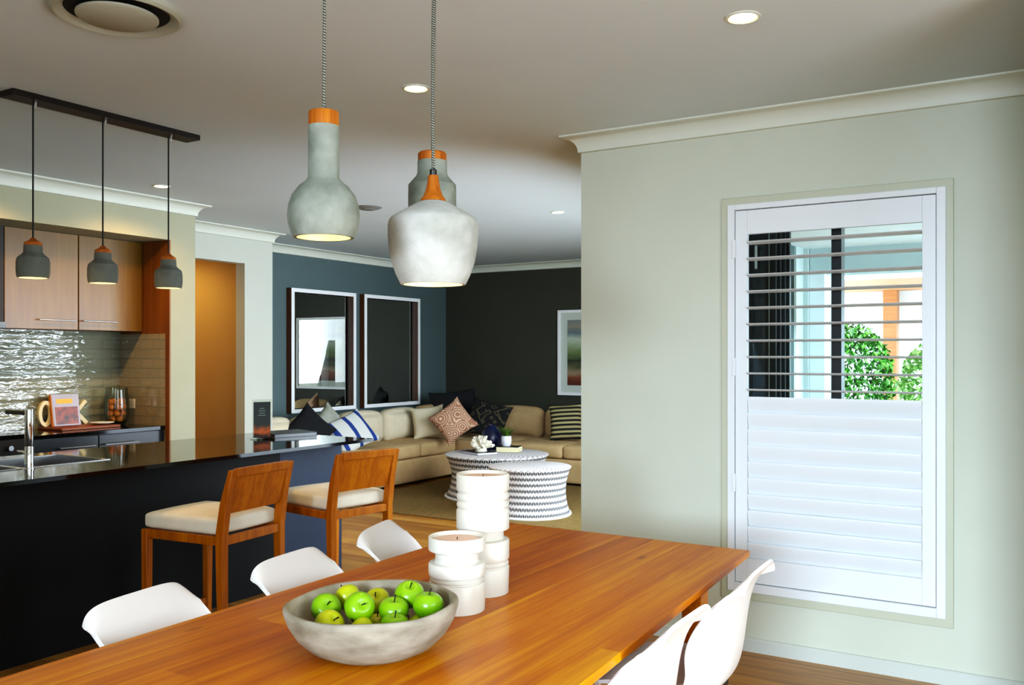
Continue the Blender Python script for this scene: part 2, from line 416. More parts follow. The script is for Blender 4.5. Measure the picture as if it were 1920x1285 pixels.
KX, KS = -5.875, -6.49
struct('wall_left', bxs((KS - .11, KS, -3.1, 4.585, 0, 2.34)), M['wall'])
struct('wall_kitchen', bxs((-6.6, KX, 4.585, 4.816, 0, H)), M['wall_shaded'])
struct('ceiling_bulkhead', bxs((KS - .11, KX, -3.1, 4.585, 2.34, H)), M['wall_shaded'])
struct('floor_bounce_mat', bxs((KS, -4.9, -3.1, 4.585, -.02, .003)), M['charcoal'])  # unseen dark mat added to cut light bouncing up to the ceiling
struct('wall_hall', bxs((-6.72, -6.6, 4.816, 5.05, 0, H), (-6.72, -6.6, 5.98, 6.21, 0, H), (-6.72, -6.6, 5.05, 5.98, 2.32, H), (-7.32, -6.6, 6.21, 6.33, 0, H)), M['wall_h'])
struct('wall_hallway', bxs((-9, -7.32, 6.21, 6.33, 0, H), (-9, -6.6, 4.7, 4.816, 0, H), (-9, -8.9, 4.816, 6.21, 0, H), (-7.3, -6.722, 6.19, 6.209, 0, H)), M['hall_warm_lit'])
struct('wall_living', bxs((-7.35, -7.2, 6.33, 10.2, 0, H)), M['dark_wall'])
struct('wall_far', bxs((-7.2, -2.05, 10.07, 10.2, 0, H)), M['dark_wall_shaded'])
struct('wall_side', bxs((-2.249, -2.05, 8.15, 10.07, 0, H), (-2.249, -2.05, 4.6, 8.15, 2.3, H)), M['dark_wall'])

def sweep(bm, path, prof, closed=False):
    """prof: (offset to the left of travel, z) along a polyline with mitred corners"""
    n = len(path); P = [Vector(p) for p in path]; rings = []
    for i in range(n):
        d0 = (P[i] - P[i - 1]).normalized() if i else None
        d1 = (P[i + 1] - P[i]).normalized() if i < n - 1 else None
        n0 = Vector((-d0.y, d0.x)) if d0 else None; n1 = Vector((-d1.y, d1.x)) if d1 else None
        if n0 and n1: m = (n0 + n1).normalized(); m = m / m.dot(n0)
        else: m = n0 or n1
        rings.append([bm.verts.new((P[i].x + m.x * o, P[i].y + m.y * o, z)) for o, z in prof])
    k = len(prof)
    for a, b in zip(rings, rings[1:]):
        for j in range(k): bm.faces.new((a[j], a[(j + 1) % k], b[(j + 1) % k], b[j]))
    bm.faces.new(rings[0][::-1]); bm.faces.new(rings[-1])
cove = [(0, H), (.09, H), (.09, H - .008), (.082, H - .012)]
for i in range(1, 8):
    a = i / 8 * PI / 2
    cove.append((.082 - .068 * math.sin(a), H - .012 - .068 * (1 - math.cos(a))))
cove += [(.014, H - .08), (.014, H - .086), (.0, H - .09)]
bm = nb()
sweep(bm, [(-.072, 4.407), (-2.249, 4.407), (-2.249, 10.07), (-7.2, 10.07), (-7.2, 6.33), (-6.6, 6.33), (-6.6, 4.816), (KX, 4.816), (KX, -3.1)], cove)
struct('trim_1', bm, M['white_trim'], ang=25)
bm = nb(); sk = [(0, 0), (.014, 0), (.014, .058), (.008, .066), (0, .068)]
sweep(bm, [(-.072, 4.407), (-2.249, 4.407), (-2.249, 4.6)], sk)
struct('baseboard_front', bm, M['skirt'])
bm = nb(); sweep(bm, [(-2.249, 8.15), (-2.249, 10.07), (-7.2, 10.07), (-7.2, 6.33), (-6.6, 6.33), (-6.6, 5.98)], sk)
struct('baseboard_far', bm, M['skirt'])
# kitchen splashback tiles
bm = nb(); box(bm, KS, KS + .008, 1.5, 4.585, .91, 1.64)
struct('wall_splashback', bm, M['tile'])
bm = nb(); box(bm, KS + .008, KX - .05, 4.577, 4.585, .91, 1.62)
struct('wall_splashback_side', bm, M['tile_side'])
bm = nb(); box(bm, KX - .05, KX - .002, 4.575, 4.585, .0, 2.34); box(bm, KS + .008, KX - .05, 4.58, 4.585, 1.62, 2.34)
struct('trim_2', bm, M['cab_side'])

# window 1 : architrave, aluminium frame, mullion, pane
bm = nb()
AX0, AX1, AZ0, AZ1 = -1.462, -.417, .252, 2.23
for a in ((AX0, AX1, 4.393, 4.407, WZ1 - .004, AZ1), (AX0, AX1, 4.393, 4.407, AZ0, WZ0 + .004), (AX0, WX0 + .004, 4.393, 4.407, WZ0, WZ1), (WX1 - .004, AX1, 4.393, 4.407, WZ0, WZ1)): box(bm, *a)
struct('trim_3', bm, M['arch'], bev=.003)
bm = nb()
for a in ((WX0, WX0 + .045, 4.5, 4.58, WZ0, WZ1), (WX1 - .045, WX1, 4.5, 4.58, WZ0, WZ1), (WX0, WX1, 4.5, 4.58, WZ0, WZ0 + .045), (WX0, WX1, 4.5, 4.58, WZ1 - .045, WZ1), (-.956, -.91, 4.5, 4.575, WZ0, WZ1)): box(bm, *a)
w1 = struct('window_1', bm, M['black_alu'])
bm = nb(); box(bm, WX0 + .04, -.95, 4.545, 4.551, WZ0 + .04, WZ1 - .04); build('glass_pane', bm, M['glass'], w1)
bm = nb(); box(bm, -.915, WX1 - .04, 4.53, 4.536, WZ0 + .04, WZ1 - .04); build('glass_pane', bm, M['glass'], w1)

# plantation shutter
sh = thing('plantation_shutter', 'white plantation shutter filling the tall window beside the dining table, top half open', 'shutter', (-.938, 4.407, WZ0))
ox, oy, oz = -.938, 4.407, WZ0
def lb(bm, x0, x1, y0, y1, z0, z1): box(bm, x0 - ox, x1 - ox, y0 - oy, y1 - oy, z0 - oz, z1 - oz)
SX0, SX1, SZ0, SZ1 = -1.391, -.489, .337, 2.164
bm = nb()
lb(bm, WX0 + .001, SX0 - .003, 4.385, 4.45, WZ0 + .001, WZ1 - .001); lb(bm, SX1 + .003, WX1 - .001, 4.385, 4.45, WZ0 + .001, WZ1 - .001)
lb(bm, SX0 - .003, SX1 + .003, 4.385, 4.45, WZ0 + .001, SZ0 - .003); lb(bm, SX0 - .003, SX1 + .003, 4.385, 4.45, SZ1 + .003, WZ1 - .001)
build('shutter_frame', bm, M['shutter'], sh, bev=.003)
bm = nb()
lb(bm, SX0, SX0 + .058, 4.398, 4.428, SZ0, SZ1); lb(bm, SX1 - .056, SX1, 4.398, 4.428, SZ0, SZ1)
lb(bm, SX0 + .058, SX1 - .056, 4.399, 4.427, SZ1 - .118, SZ1); lb(bm, SX0 + .058, SX1 - .056, 4.399, 4.427, SZ0, SZ0 + .118)
build('shutter_panel', bm, M['shutter'], sh, bev=.002)
for hz in (1.93, 1.35, .78):
    bm = nb(); lb(bm, SX0 - .012, SX0 + .006, 4.378, 4.386, hz, hz + .09); build('hinge', bm, M['shutter'], sh, bev=.002)
def blade_mesh():
    bm = nb(); w = .0445; L = (SX1 - .056) - (SX0 + .058) - .004; pts = []
    for i in range(16):
        a = 2 * PI * i / 16; pts.append((w * math.cos(a), .0052 * math.sin(a)))
    prism(bm, pts, -L / 2, L / 2, 'X'); return bm
b0 = None; bx = ((SX0 + .058) + (SX1 - .056)) / 2 - ox
for k in range(20):
    z = 2.004 - .0802 * k if k < 10 else 1.206 - .0795 * (k - 10)
    if b0 is None: b = b0 = build('louvre_blade', blade_mesh(), M['shutter'], sh, ang=50)
    else: b = b0.copy(); C.objects.link(b); b.parent = sh
    b.location = (bx, 4.414 - oy, z - oz)
    b.rotation_euler = (math.radians(-4) if k < 10 else math.radians(-76 + (1.5 if k % 3 else -1.5) + (3 if k > 14 else 0)), 0, 0)

# ------------------------------------------------------------------ outside
struct('floor_outside', bxs((-2.05, 8, 4.6, 30, -.12, -.02)), M['paving'])
struct('ceiling_outside', bxs((-2.05, 3, 4.6, 8.75, 2.42, 2.5)), M['ext_white'])
struct('wall_outside', bxs((-2.05, -2.03, 8.15, 8.4, 0, 2.42), (-2.05, -1.99, 8.4, 8.75, 0, 2.42)), M['ext_wall'])
struct('trim_4', bxs((-1.985, 3, 8.45, 8.75, 2.19, 2.42)), M['ext_beam'])
p = thing('porch_post', 'pale blue-green square post at the end of the covered patio', 'post', (-1.93, 8.5, 0))
build('post_shaft', bxs((-.058, .075, -.05, .2, -.02, 2.19)), M['ext_white'], p)
build('post_base', bxs((-.058, .09, -.07, .22, -.02, .1)), M['ext_white'], p)
bf = thing('bifold_door', 'black folding patio door stacked open outside the window', 'door', (-2.02, 6.6, 0))
for k in range(4):
    dx = .235 + .02 * k
    y0 = -.02 + k * .05
    bm = nb(); box(bm, 0, .07, y0, y0 + .042, .01, 2.38); box(bm, dx - .07, dx, y0, y0 + .042, .01, 2.38); box(bm, .07, dx - .07, y0, y0 + .042, 2.3, 2.38); box(bm, .07, dx - .07, y0, y0 + .042, .01, .12)
    leaf = build('door_leaf', bm, M['black_alu'], bf)
    build('leaf_glass', bxs((.07, dx - .07, y0 + .016, y0 + .026, .12, 2.3)), M['charcoal'], leaf)
    if k < 2:
        bm = nb(); tube(bm, [(.10 + .07 * k, y0 - .03, 2.08), (.10 + .07 * k, y0 - .03, 2.25)], .012, 8); box(bm, .09 + .07 * k, .11 + .07 * k, y0 - .03, y0, 2.1, 2.12); box(bm, .09 + .07 * k, .11 + .07 * k, y0 - .03, y0, 2.21, 2.23)
        build('door_handle', bm, M['steel'], leaf)
    bm = nb(); box(bm, dx - .05 - .04 * k, dx - .044 - .04 * k, y0 - .004, y0, .05, 2.36); build('door_seal', bm, M['steel'], leaf)
hs = thing('house', 'neighbouring house with cedar lined eave seen through the shutter', 'house', (-1, 13.2, 0))
build('roof_fascia', bxs((-2.6, 6, -.05, .0, 2.5, 2.95)), M['ext_white'], hs)
build('eave_soffit', bxs((-2.6, 6, 0, 3.9, 2.58, 2.62)), M['cedar'], hs)
build('house_wall', bxs((-2.6, 6, 3.8, 4.0, 2.0, 2.58)), M['ext_white'], hs)
build('house_post', bxs((-1.69, -1.47, 3.5, 3.8, -.02, 2.58)), M['cedar'], hs)
build('house_rear_wall', bxs((-2.6, 6, 5.6, 5.7, -.02, 2.58)), M['ext_wall'], hs)
def bush(name, label, x, y, z0, rx, ry, h, n, m, leafl=.09):
    r = thing(name, label, 'bush', (x, y, -.02)); bm = nb()
    for i in range(n):
        a = random.random() * 2 * PI; ph = math.acos(1 - 2 * random.random()); k = .6 + .4 * random.random() ** .5
        p = Vector((rx * k * math.sin(ph) * math.cos(a), ry * k * math.sin(ph) * math.sin(a), z0 + h / 2 + h / 2 * k * math.cos(ph)))
        R = Matrix.Rotation(random.random() * 6.28, 3, 'Z') @ Matrix.Rotation(random.uniform(-1.2, 1.2), 3, 'X')
        s = leafl * random.uniform(.6, 1.3)
        q = [p + R @ Vector(c) * s for c in ((0, -.5, 0), (.28, 0, .06), (0, .5, 0), (-.28, 0, .06))]
        bm.faces.new([bm.verts.new(v) for v in q])
    build('foliage', bm, m, r, smooth=False)
    bm = nb()
    for k in range(5):
        a = k * 1.26; tube(bm, [(0, 0, 0), (rx * .3 * math.cos(a), ry * .3 * math.sin(a), z0 + h * .35), (rx * .55 * math.cos(a), ry * .55 * math.sin(a), z0 + h * .6)], [.025, .015, .008], 6)
    build('stems', bm, M['stem'], r)
bush('garden_shrub', 'leafy green shrub left of the window mullion by the cedar post', -2.62, 13.6, .2, .6, .5, 1.75, 3600, M['leaf_d'], .11)
bush('garden_shrub', 'pale green shrub at the right of the view through the shutter', -1.25, 14.2, .2, .85, .5, 1.62, 3800, M['leaf'], .11)
bush('garden_shrub', 'low dark shrub in front of the neighbouring cedar post', -2.1, 11.6, 0, .5, .4, .85, 1800, M['leaf_d'])
bush('garden_shrub', 'low shrub below the pale green one', -1.15, 11.2, 0, .5, .4, .95, 1800, M['leaf_d'])
def strap(label, x, y, m):
    r = thing('strappy_plant', label, 'plant', (x, y, -.02)); bm = nb()
    for k in range(16):
        a = k * .39 + random.random() * .2; L = random.uniform(.45, .65); prev = None
        for i in range(6):
            t = i / 5; rr = L * .7 * t; z = .85 * t - .35 * t * t; w = .045 * (1 - t) ** .6 + .002
            c = Vector((rr * math.cos(a), rr * math.sin(a), z)); s = Vector((-math.sin(a), math.cos(a), 0)) * w
            cur = (bm.verts.new(c - s), bm.verts.new(c + s))
            if prev: bm.faces.new((prev[0], prev[1], cur[1], cur[0]))
            prev = cur
    build('strap_leaves', bm, m, r); 
    bm = nb(); lathe(bm, [(0, 0), (.05, 0), (.04, .08), (0, .1)], 12); build('crown', bm, M['leaf_d'], r)
strap('broad strappy green plant beside the garden path, left one', -1.62, 9.6, M['leaf'])
strap('broad strappy green plant beside the garden path, right one', -.9, 10.3, M['leaf'])

# ------------------------------------------------------------------ ceiling fittings
def downlight(label, x, y, pw, r=.05, cone=100):
    t = thing('downlight', label, 'light', (x, y, H), 0, 'recessed ceiling downlights')
    bm = nb(); lathe(bm, [(r + .012, 0), (r + .012, -.003), (r + .002, -.006), (r - .004, -.002), (r - .004, 0)], 32); build('trim_ring', bm, M['white_trim'], t)
    bm = nb(); lathe(bm, [(0, -.0015), (r - .004, -.0015), (r - .004, -.0005), (0, -.0005)], 32); build('lamp_disc', bm, M['down'], t)
    l = bpy.data.lights.new('downlight_lamp', 'SPOT'); l.energy = pw; l.color = (1, .74, .42) if cone < 120 else (1, .58, .2); l.spot_size = math.radians(cone); l.spot_blend = .7; l.shadow_soft_size = .05
    o = bpy.data.objects.new('downlight_lamp', l); C.objects.link(o); o.location = (x, y, H - .02)
downlight('round lit downlight above the wall with the shuttered window', -.967, 3.141, 6)
downlight('round lit downlight above and behind the white pendant', -2.463, 3.216, 8)
downlight('small lit downlight beside the kitchen pendant cords', -5.409, 4.147, 60, .05, 150)
downlight('small lit downlight over the lounge end of the ceiling', -3.591, 6.613, 14)
t = thing('ceiling_vent', 'small grey round ceiling vent between the two front pendants', 'vent', (-4.774, 5.605, H))
bm = nb(); lathe(bm, [(0, -.016), (.07, -.016), (.1, -.008), (.112, 0), (0, 0)], 40); build('vent_cover', bm, M['grey_vent'], t)
bm = nb(); lathe(bm, [(0, -.021), (.05, -.021), (.055, -.016), (0, -.016)], 32); build('vent_cap', bm, M['grey_vent'], t)
t = thing('air_diffuser', 'large round air conditioning outlet in the ceiling at top left', 'vent', (-2.79, 1.96, H))
bm = nb(); lathe(bm, [(.215, 0), (.213, -.016), (.2, -.024), (.185, -.02), (.168, 0)], 64); build('outer_ring', bm, M['vent'], t)
bm = nb(); lathe(bm, [(0, -.004), (.17, -.004), (.168, 0), (0, 0)], 64); build('dark_slot', bm, M['vent_dark'], t)
bm = nb(); lathe(bm, [(0, -.03), (.125, -.03), (.134, -.024), (.134, -.018), (0, -.014)], 64); build('centre_disc', bm, M['vent'], t)

# ------------------------------------------------------------------ pendants
def cordpts(z0, z1, lean=(0, 0), n=10, bow=0.):
    return [(lean[0] * (i / n) + bow * math.sin(PI * i / n), lean[1] * (i / n), z0 + (z1 - z0) * i / n) for i in range(n + 1)]
def lamp(loc, e, r=.03, col=(1, .72, .36)):
    l = bpy.data.lights.new('pendant_glow', 'POINT'); l.energy = e; l.color = col; l.shadow_soft_size = r
    o = bpy.data.objects.new('pendant_glow', l); C.objects.link(o); o.location = loc
def shade(bm, outer, th=.008):
    """closed shell from an outer profile running top to bottom"""
    inner = [(max(r - th, .006), z + (0 if i else -th)) for i, (r, z) in enumerate(outer)]
    lathe(bm, outer + [(inner[-1][0], outer[-1][1])] + inner[::-1][1:] , 56)
k = 4.075e-4
tA = thing('pendant_lamp', 'grey concrete bottle-shaped pendant with wooden cap, left of the three over the table', 'pendant light', (-1.48, 1.58, 1.726), 0, 'concrete pendants over the dining table')
def zz(y): return (905 - y) * k
bm = nb(); shade(bm, [(.030, zz(265)), (88 * k, zz(266)), (88 * k, zz(560)), (100 * k, zz(580)), (140 * k, zz(612)), (180 * k, zz(665)), (200 * k, zz(725)), (205 * k, zz(780)), (200 * k, zz(830)), (185 * k, zz(880)), (172 * k, zz(905))]); build('lamp_shade', bm, M['concrete'], tA)
bm = nb(); lathe(bm, [(0, zz(265)), (86 * k, zz(265)), (86 * k, zz(190)), (82 * k, zz(183)), (0, zz(180))], 48); build('wooden_cap', bm, M['cap_wood'], tA)
bm = nb(); lathe(bm, [(0, zz(180)), (20 * k, zz(180)), (18 * k, zz(164)), (0, zz(163))], 20); build('cord_grip', bm, M['dark_steel'], tA)
bm = nb(); tube(bm, cordpts(zz(166), H - 1.726, (.006, 0)), .0036, 8); build('cord', bm, M['cord'], tA)
bm = nb(); lathe(bm, [(0, .035), (.055, .035), (.058, .045), (.0, .06)], 32); build('bulb', bm, M['bulb'], tA)
bm = nb(); lathe(bm, [(0, H - 1.726 - .025), (.05, H - 1.726 - .025), (.055, H - 1.726), (0, H - 1.726)], 32); build('ceiling_rose', bm, M['white_trim'], tA)
k = 4.786e-4
tB = thing('pendant_lamp', 'large white concrete pendant with flared wooden neck over the table', 'pendant light', (-1.48, 2.01, 1.645), 0, 'concrete pendants over the dining table')
def zz(y): return (1175 - y) * k
bm = nb(); shade(bm, [(.030, zz(699)), (75 * k, zz(700)), (90 * k, zz(706)), (150 * k, zz(740)), (215 * k, zz(778)), (244 * k, zz(797)), (254 * k, zz(812)), (259 * k, zz(840)), (259 * k, zz(895)), (252 * k, zz(970)), (238 * k, zz(1045)), (215 * k, zz(1115)), (186 * k, zz(1175))]); build('lamp_shade', bm, M['concrete_white'], tB)
bm = nb(); lathe(bm, [(0, zz(700)), (76 * k, zz(699)), (74 * k, zz(690)), (55 * k, zz(665)), (42 * k, zz(630)), (34 * k, zz(590)), (29 * k, zz(550)), (0, zz(548))], 40); build('wooden_cap', bm, M['cap_wood'], tB)
bm = nb(); lathe(bm, [(0, zz(550)), (21 * k, zz(550)), (21 * k, zz(520)), (14 * k, zz(512)), (0, zz(510))], 20); build('cord_grip', bm, M['dark_steel'], tB)
bm = nb(); tube(bm, cordpts(zz(515), H - 1.645, (-.006, .02), bow=-.006), .0045, 8); build('cord', bm, M['cord'], tB)
bm = nb(); lathe(bm, [(0, .03), (.06, .03), (.064, .042), (.0, .06)], 32); build('bulb', bm, M['bulb'], tB)
bm = nb(); lathe(bm, [(0, H - 1.645 - .025), (.05, H - 1.645 - .025), (.055, H - 1.645), (0, H - 1.645)], 32); build('ceiling_rose', bm, M['white_trim'], tB)
k = 5.38e-4
tC = thing('pendant_lamp', 'grey concrete shouldered pendant half hidden behind the white one', 'pendant light', (-1.67, 2.263, 1.863), 0, 'concrete pendants over the dining table')
def zz(y): return (815 - y) * k
bm = nb(); shade(bm, [(.03, zz(466)), (84 * k, zz(466)), (85 * k, zz(535)), (92 * k, zz(552)), (137 * k, zz(604)), (138 * k, zz(720)), (134 * k, zz(790)), (126 * k, zz(815))]); build('lamp_shade', bm, M['concrete'], tC)
bm = nb(); lathe(bm, [(0, zz(466)), (82 * k, zz(466)), (82 * k, zz(425)), (74 * k, zz(416)), (0, zz(412))], 48); build('wooden_cap', bm, M['cap_wood'], tC)
bm = nb(); lathe(bm, [(0, zz(412)), (10 * k, zz(412)), (9 * k, zz(398)), (0, zz(397))], 16); build('cord_grip', bm, M['dark_steel'], tC)
bm = nb(); tube(bm, cordpts(zz(400), H - 1.863, (.012, 0)), .0042, 8); build('cord', bm, M['cord'], tC)
bm = nb(); lathe(bm, [(0, .03), (.05, .03), (.055, .042), (.0, .06)], 32); build('bulb', bm, M['bulb'], tC)
bm = nb(); lathe(bm, [(0, H - 1.863 - .025), (.05, H - 1.863 - .025), (.055, H - 1.863), (0, H - 1.863)], 32); build('ceiling_rose', bm, M['white_trim'], tC)
lamp((-1.48, 1.58, 1.745), 1.2); lamp((-1.48, 2.01, 1.66), 1.2)
# kitchen row
bar_t = thing('pendant_ceiling_bar', 'long dark bar on the ceiling carrying the three kitchen pendants', 'light bar', (-4.04, 2.79, H))
build('ceiling_plate', bxs((-.055, .055, -.51, .51, -.028, 0)), M['bronze'], bar_t, bev=.002)
for y in (2.416, 2.771, 3.155):
    bm = nb(); lathe(bm, [(0, -.05), (.006, -.05), (.008, -.028), (0, -.028)], 12, (0, y - 2.79, 0)); build('cord_grip', bm, M['chrome'], bar_t)
kp = None
for i, (y, lab) in enumerate(((2.416, 'small grey concrete kitchen pendant, leftmost on the ceiling bar'), (2.771, 'small grey concrete kitchen pendant hanging in the middle of the bar'), (3.155, 'small grey concrete kitchen pendant in front of the pale wall end'))):
    zb = 1.808
    if kp is None:
        kp = t = thing('kitchen_pendant', lab, 'pendant light', (-4.06, y, zb), 0, 'concrete kitchen pendants')
        s = 4.178 / 1700 / 4
        def zz(q): return (566 - q) * s
        bm = nb(); shade(bm, [(.02, zz(322)), (64 * s, zz(322)), (66 * s, zz(375)), (80 * s, zz(392)), (108 * s, zz(415)), (115 * s, zz(445)), (116 * s, zz(510)), (112 * s, zz(550)), (106 * s, zz(566))], .006); build('lamp_shade', bm, M['concrete_dark'], t)
        bm = nb(); lathe(bm, [(0, zz(322)), (63 * s, zz(322)), (60 * s, zz(300)), (30 * s, zz(282)), (14 * s, zz(265)), (0, zz(263))], 32); build('wooden_cap', bm, M['cap_wood'], t)
        bm = nb(); tube(bm, cordpts(zz(264), H - .03 - zb), .004, 8); build('cord', bm, M['black_cord'], t)
        bm = nb(); lathe(bm, [(0, .012), (.052, .012), (.054, .02), (0, .035)], 24); build('bulb', bm, M['bulb_k'], t)
    else: dup(kp, (-4.06, y, zb), 0, lab)
    lamp((-4.06, y, 1.80), 2.2, .04)

# ------------------------------------------------------------------ kitchen
IX0, IX1, IYE = -4.95, -3.93, 4.665
SKX0, SKX1, SKY0, SKY1 = -4.78, -4.32, 1.75, 2.985
ct = tag(build('countertop', bxs((IX0, SKX0, -.5, IYE, .88, .9), (SKX1, IX1, -.5, IYE, .88, .9), (SKX0, SKX1, -.5, SKY0, .88, .9), (SKX0, SKX1, SKY1, IYE, .88, .9)), M['stone_top']), 'polished black stone island countertop carrying the sink', 'countertop')
isl = thing('kitchen_island', 'dark island bench base beneath the black countertop', 'island', (-4.5, 2.1, 0))
build('front_panel', bxs((.3, .325, -2.6, 1.965, .0, .88)), M['island'], isl)
build('front_panel', bxs((.3, .325, 1.967, 2.53, .0, .88)), M['island_cool_light'], isl)  # front continues; cool door light is coloured into this stretch
build('back_panel', bxs((-.4, -.375, -2.6, 2.53, .0, .88)), M['island'], isl)
build('end_panel', bxs((-.375, .3, 2.505, 2.53, .0, .88)), M['island_cool_light'], isl)
build('kick_board', bxs((-.35, .28, -2.6, 2.5, .0, .1)), M['charcoal'], isl)
sk = thing('kitchen_sink', 'double bowl steel sink set in the island countertop', 'sink', (-4.55, 2.37, .9))
bm = nb()
def ring(bm, x0, x1, y0, y1, w, z0, z1):
    for a in ((x0, x1, y0, y0 + w), (x0, x1, y1 - w, y1), (x0, x0 + w, y0 + w, y1 - w), (x1 - w, x1, y0 + w, y1 - w)): box(bm, *a, z0, z1)
ring(bm, -.235, .235, -.625, .62, .018, -.004, .004); box(bm, -.217, .217, .135, .165, -.004, .004)
build('sink_rim', bm, M['steel'], sk, bev=.0015)
for y0, y1 in ((-.607, .137), (.163, .602)):
    bm = nb(); ring(bm, -.217, .217, y0, y1, .004, -.18, 0); box(bm, -.217, .217, y0, y1, -.184, -.18)
    bw = build('sink_bowl', bm, M['steel'], sk)
    bm = nb(); lathe(bm, [(0, -.176), (.04, -.176), (.044, -.18), (0, -.18)], 24, (0, (y0 + y1) / 2, 0)); build('drain', bm, M['dark_steel'], bw)
tp = thing('kitchen_tap', 'tall chrome mixer tap standing at the front of the sink', 'tap', (-4.275, 2.525, .9))
bm = nb(); lathe(bm, [(0, .29), (.02, .29), (.0205, .287), (.0205, .115), (.0195, .113), (.0195, .109), (.0205, .107), (.0205, .006), (.024, .004), (.024, 0), (0, 0)], 32); build('tap_body', bm, M['chrome'], tp)
build('spout', bxs((-.185, -.012, -.014, .014, .262, .282)), M['dark_steel'], tp, bev=.003)
bm = nb(); lathe(bm, [(0, .255), (.01, .255), (.01, .263), (0, .263)], 16, (-.165, 0, 0)); build('aerator', bm, M['chrome'], tp)
bm = nb(); tube(bm, [(-.015, 0, .075), (-.05, 0, .082), (-.095, 0, .083)], [.012, .008, .006], 12); build('tap_lever', bm, M['chrome'], tp)
# display stand, folder
ds = thing('brochure_stand', 'clear stand holding a dark printed flyer at the far end of the island', 'sign', (-4.525, 4.245, .9), math.radians(63))
build('stand_base', bxs((-.07, .07, -.07, .03, 0, .006)), M['clear'], ds)
build('stand_back', bxs((-.062, .062, -.004, -.001, .006, .262)), M['clear'], ds)
ds_card = build('flyer', bxs((-.056, .056, -.001, .001, 0, .235)), M['card'], ds, loc=(0, -.006, .01))
for i, (w, z) in enumerate(((.03, .19), (.045, .175), (.038, .16), (.05, .145))):
    build('text_line', bxs((-w / 2, w / 2, -.0016, -.001, z, z + .004)), M['ink'], ds_card)
fd = thing('black_folder', 'flat black folder lying at the end of the island countertop', 'folder', (-4.58, 4.525, .9), math.radians(-18))
build('cover', bxs((-.14, .14, -.16, .16, .022, .027)), M['dark_cover'], fd, bev=.002)
build('pages', bxs((-.135, .136, -.155, .155, .004, .022)), M['charcoal'], fd)
build('back_cover', bxs((-.14, .14, -.16, .16, 0, .004)), M['dark_cover'], fd)
# wall cabinets
CF = -6.2
for y0, y1, hy0, hy1, lab in ((3.487, 4.032, 3.72, 4.0, 'left wood wall cabinet above the shiny tiles'), (4.036, 4.575, 4.055, 4.34, 'right wood wall cabinet next to the tiled return wall')):
    c = thing('wall_cabinet', lab, 'cabinet', (CF, (y0 + y1) / 2, 1.64), 0, 'wood wall cabinets'); ym = (y0 + y1) / 2
    build('carcass', bxs((KS - CF + .008, -.02, y0 - ym, y1 - ym, 0, .698)), M['cab_side'], c)
    d = build('cabinet_door', bxs((-.02, 0, y0 - ym + .002, y1 - ym - .002, 0, .697)), M['cab_wood'], c, bev=.0015)
    bm = nb(); tube(bm, [(.028, hy0 - ym, .066), (.028, hy1 - ym, .066)], .005, 10); tube(bm, [(0, hy0 - ym + .03, .066), (.028, hy0 - ym + .03, .066)], .004, 8); tube(bm, [(0, hy1 - ym - .03, .066), (.028, hy1 - ym - .03, .066)], .004, 8)
    build('door_handle', bm, M['steel'], d)
c = thing('range_hood', 'dark hood panel at the far left edge beside the wall cabinets', 'hood', (CF, 3.1, 1.64))
build('hood_body', bxs((KS - CF + .008, .0, -.38, .382, .0, .698)), M['bronze'], c)
build('hood_lip', bxs((.0, .03, -.38, .382, .0, .04)), M['dark_steel'], c)
# back bench
BF = -5.94
for y0, y1, hy0, hy1, lab in ((3.47, 4.02, 3.71, 3.98, 'dark base cabinet nearer the cooker, below the cookbook'), (4.024, 4.572, 4.056, 4.33, 'dark base cabinet in the alcove corner, below the onion vase')):
    c = thing('base_cabinet', lab, 'cabinet', (BF, (y0 + y1) / 2, 0), 0, 'dark base cabinets'); ym = (y0 + y1) / 2
    build('carcass', bxs((KS - BF, -.02, y0 - ym, y1 - ym, .1, .88)), M['charcoal'], c)
    build('kick_board', bxs((KS - BF, -.07, y0 - ym, y1 - ym, 0, .1)), M['charcoal'], c)
    for z0, z1 in ((.755, .876), (.43, .751), (.105, .426)):
        d = build('drawer', bxs((-.02, 0, y0 - ym + .002, y1 - ym - .002, z0, z1)), M['charcoal'], c, bev=.0015)
        bm = nb(); hz = z1 - .068
        tube(bm, [(.028, hy0 - ym, hz), (.028, hy1 - ym, hz)], .006, 10); tube(bm, [(0, hy0 - ym + .03, hz), (.028, hy0 - ym + .03, hz)], .004, 8); tube(bm, [(0, hy1 - ym - .03, hz), (.028, hy1 - ym - .03, hz)], .004, 8)
        build('drawer_handle', bm, M['steel'], d)
tag(build('back_worktop', bxs((KS + .008, -5.93, 3.47, 4.575, .88, .91)), M['stone_top'], bev=.002), 'black stone worktop along the tiled kitchen wall', 'countertop')
ck = thing('cooker', 'black freestanding cooker at the left end of the kitchen wall', 'stove', (-5.9, 3.1, 0))
build('oven_body', bxs((KS + 5.9 + .01, -.02, -.36, .36, .05, .9)), M['charcoal'], ck)
build('oven_door', bxs((-.02, .01, -.35, .35, .1, .76)), M['charcoal'], ck, bev=.003)
build('control_panel', bxs((-.02, .015, -.36, .36, .77, .9)), M['vent_dark'], ck, bev=.003)
build('hob_glass', bxs((KS + 5.9 + .01, .015, -.36, .362, .9, .93)), M['stone_top'], ck, bev=.002)
for y in (-.24, -.1, .1, .24):
    bm = nb(); tube(bm, [(.015, y, .845), (.045, y, .845)], [.02, .017], 16); build('knob', bm, M['steel'], ck)
bm = nb(); tube(bm, [(.04, -.3, .72), (.04, .3, .72)], .009, 10); build('door_handle', bm, M['steel'], ck)
pn = thing('saucepan', 'shallow steel pan sitting on the black cooker', 'pan', (-6.2, 3.3, .93))
bm = nb(); lathe(bm, [(0, 0), (.11, 0), (.115, .01), (.118, .075), (.113, .075), (.11, .012), (0, .008)], 32); build('pan_body', bm, M['steel'], pn)
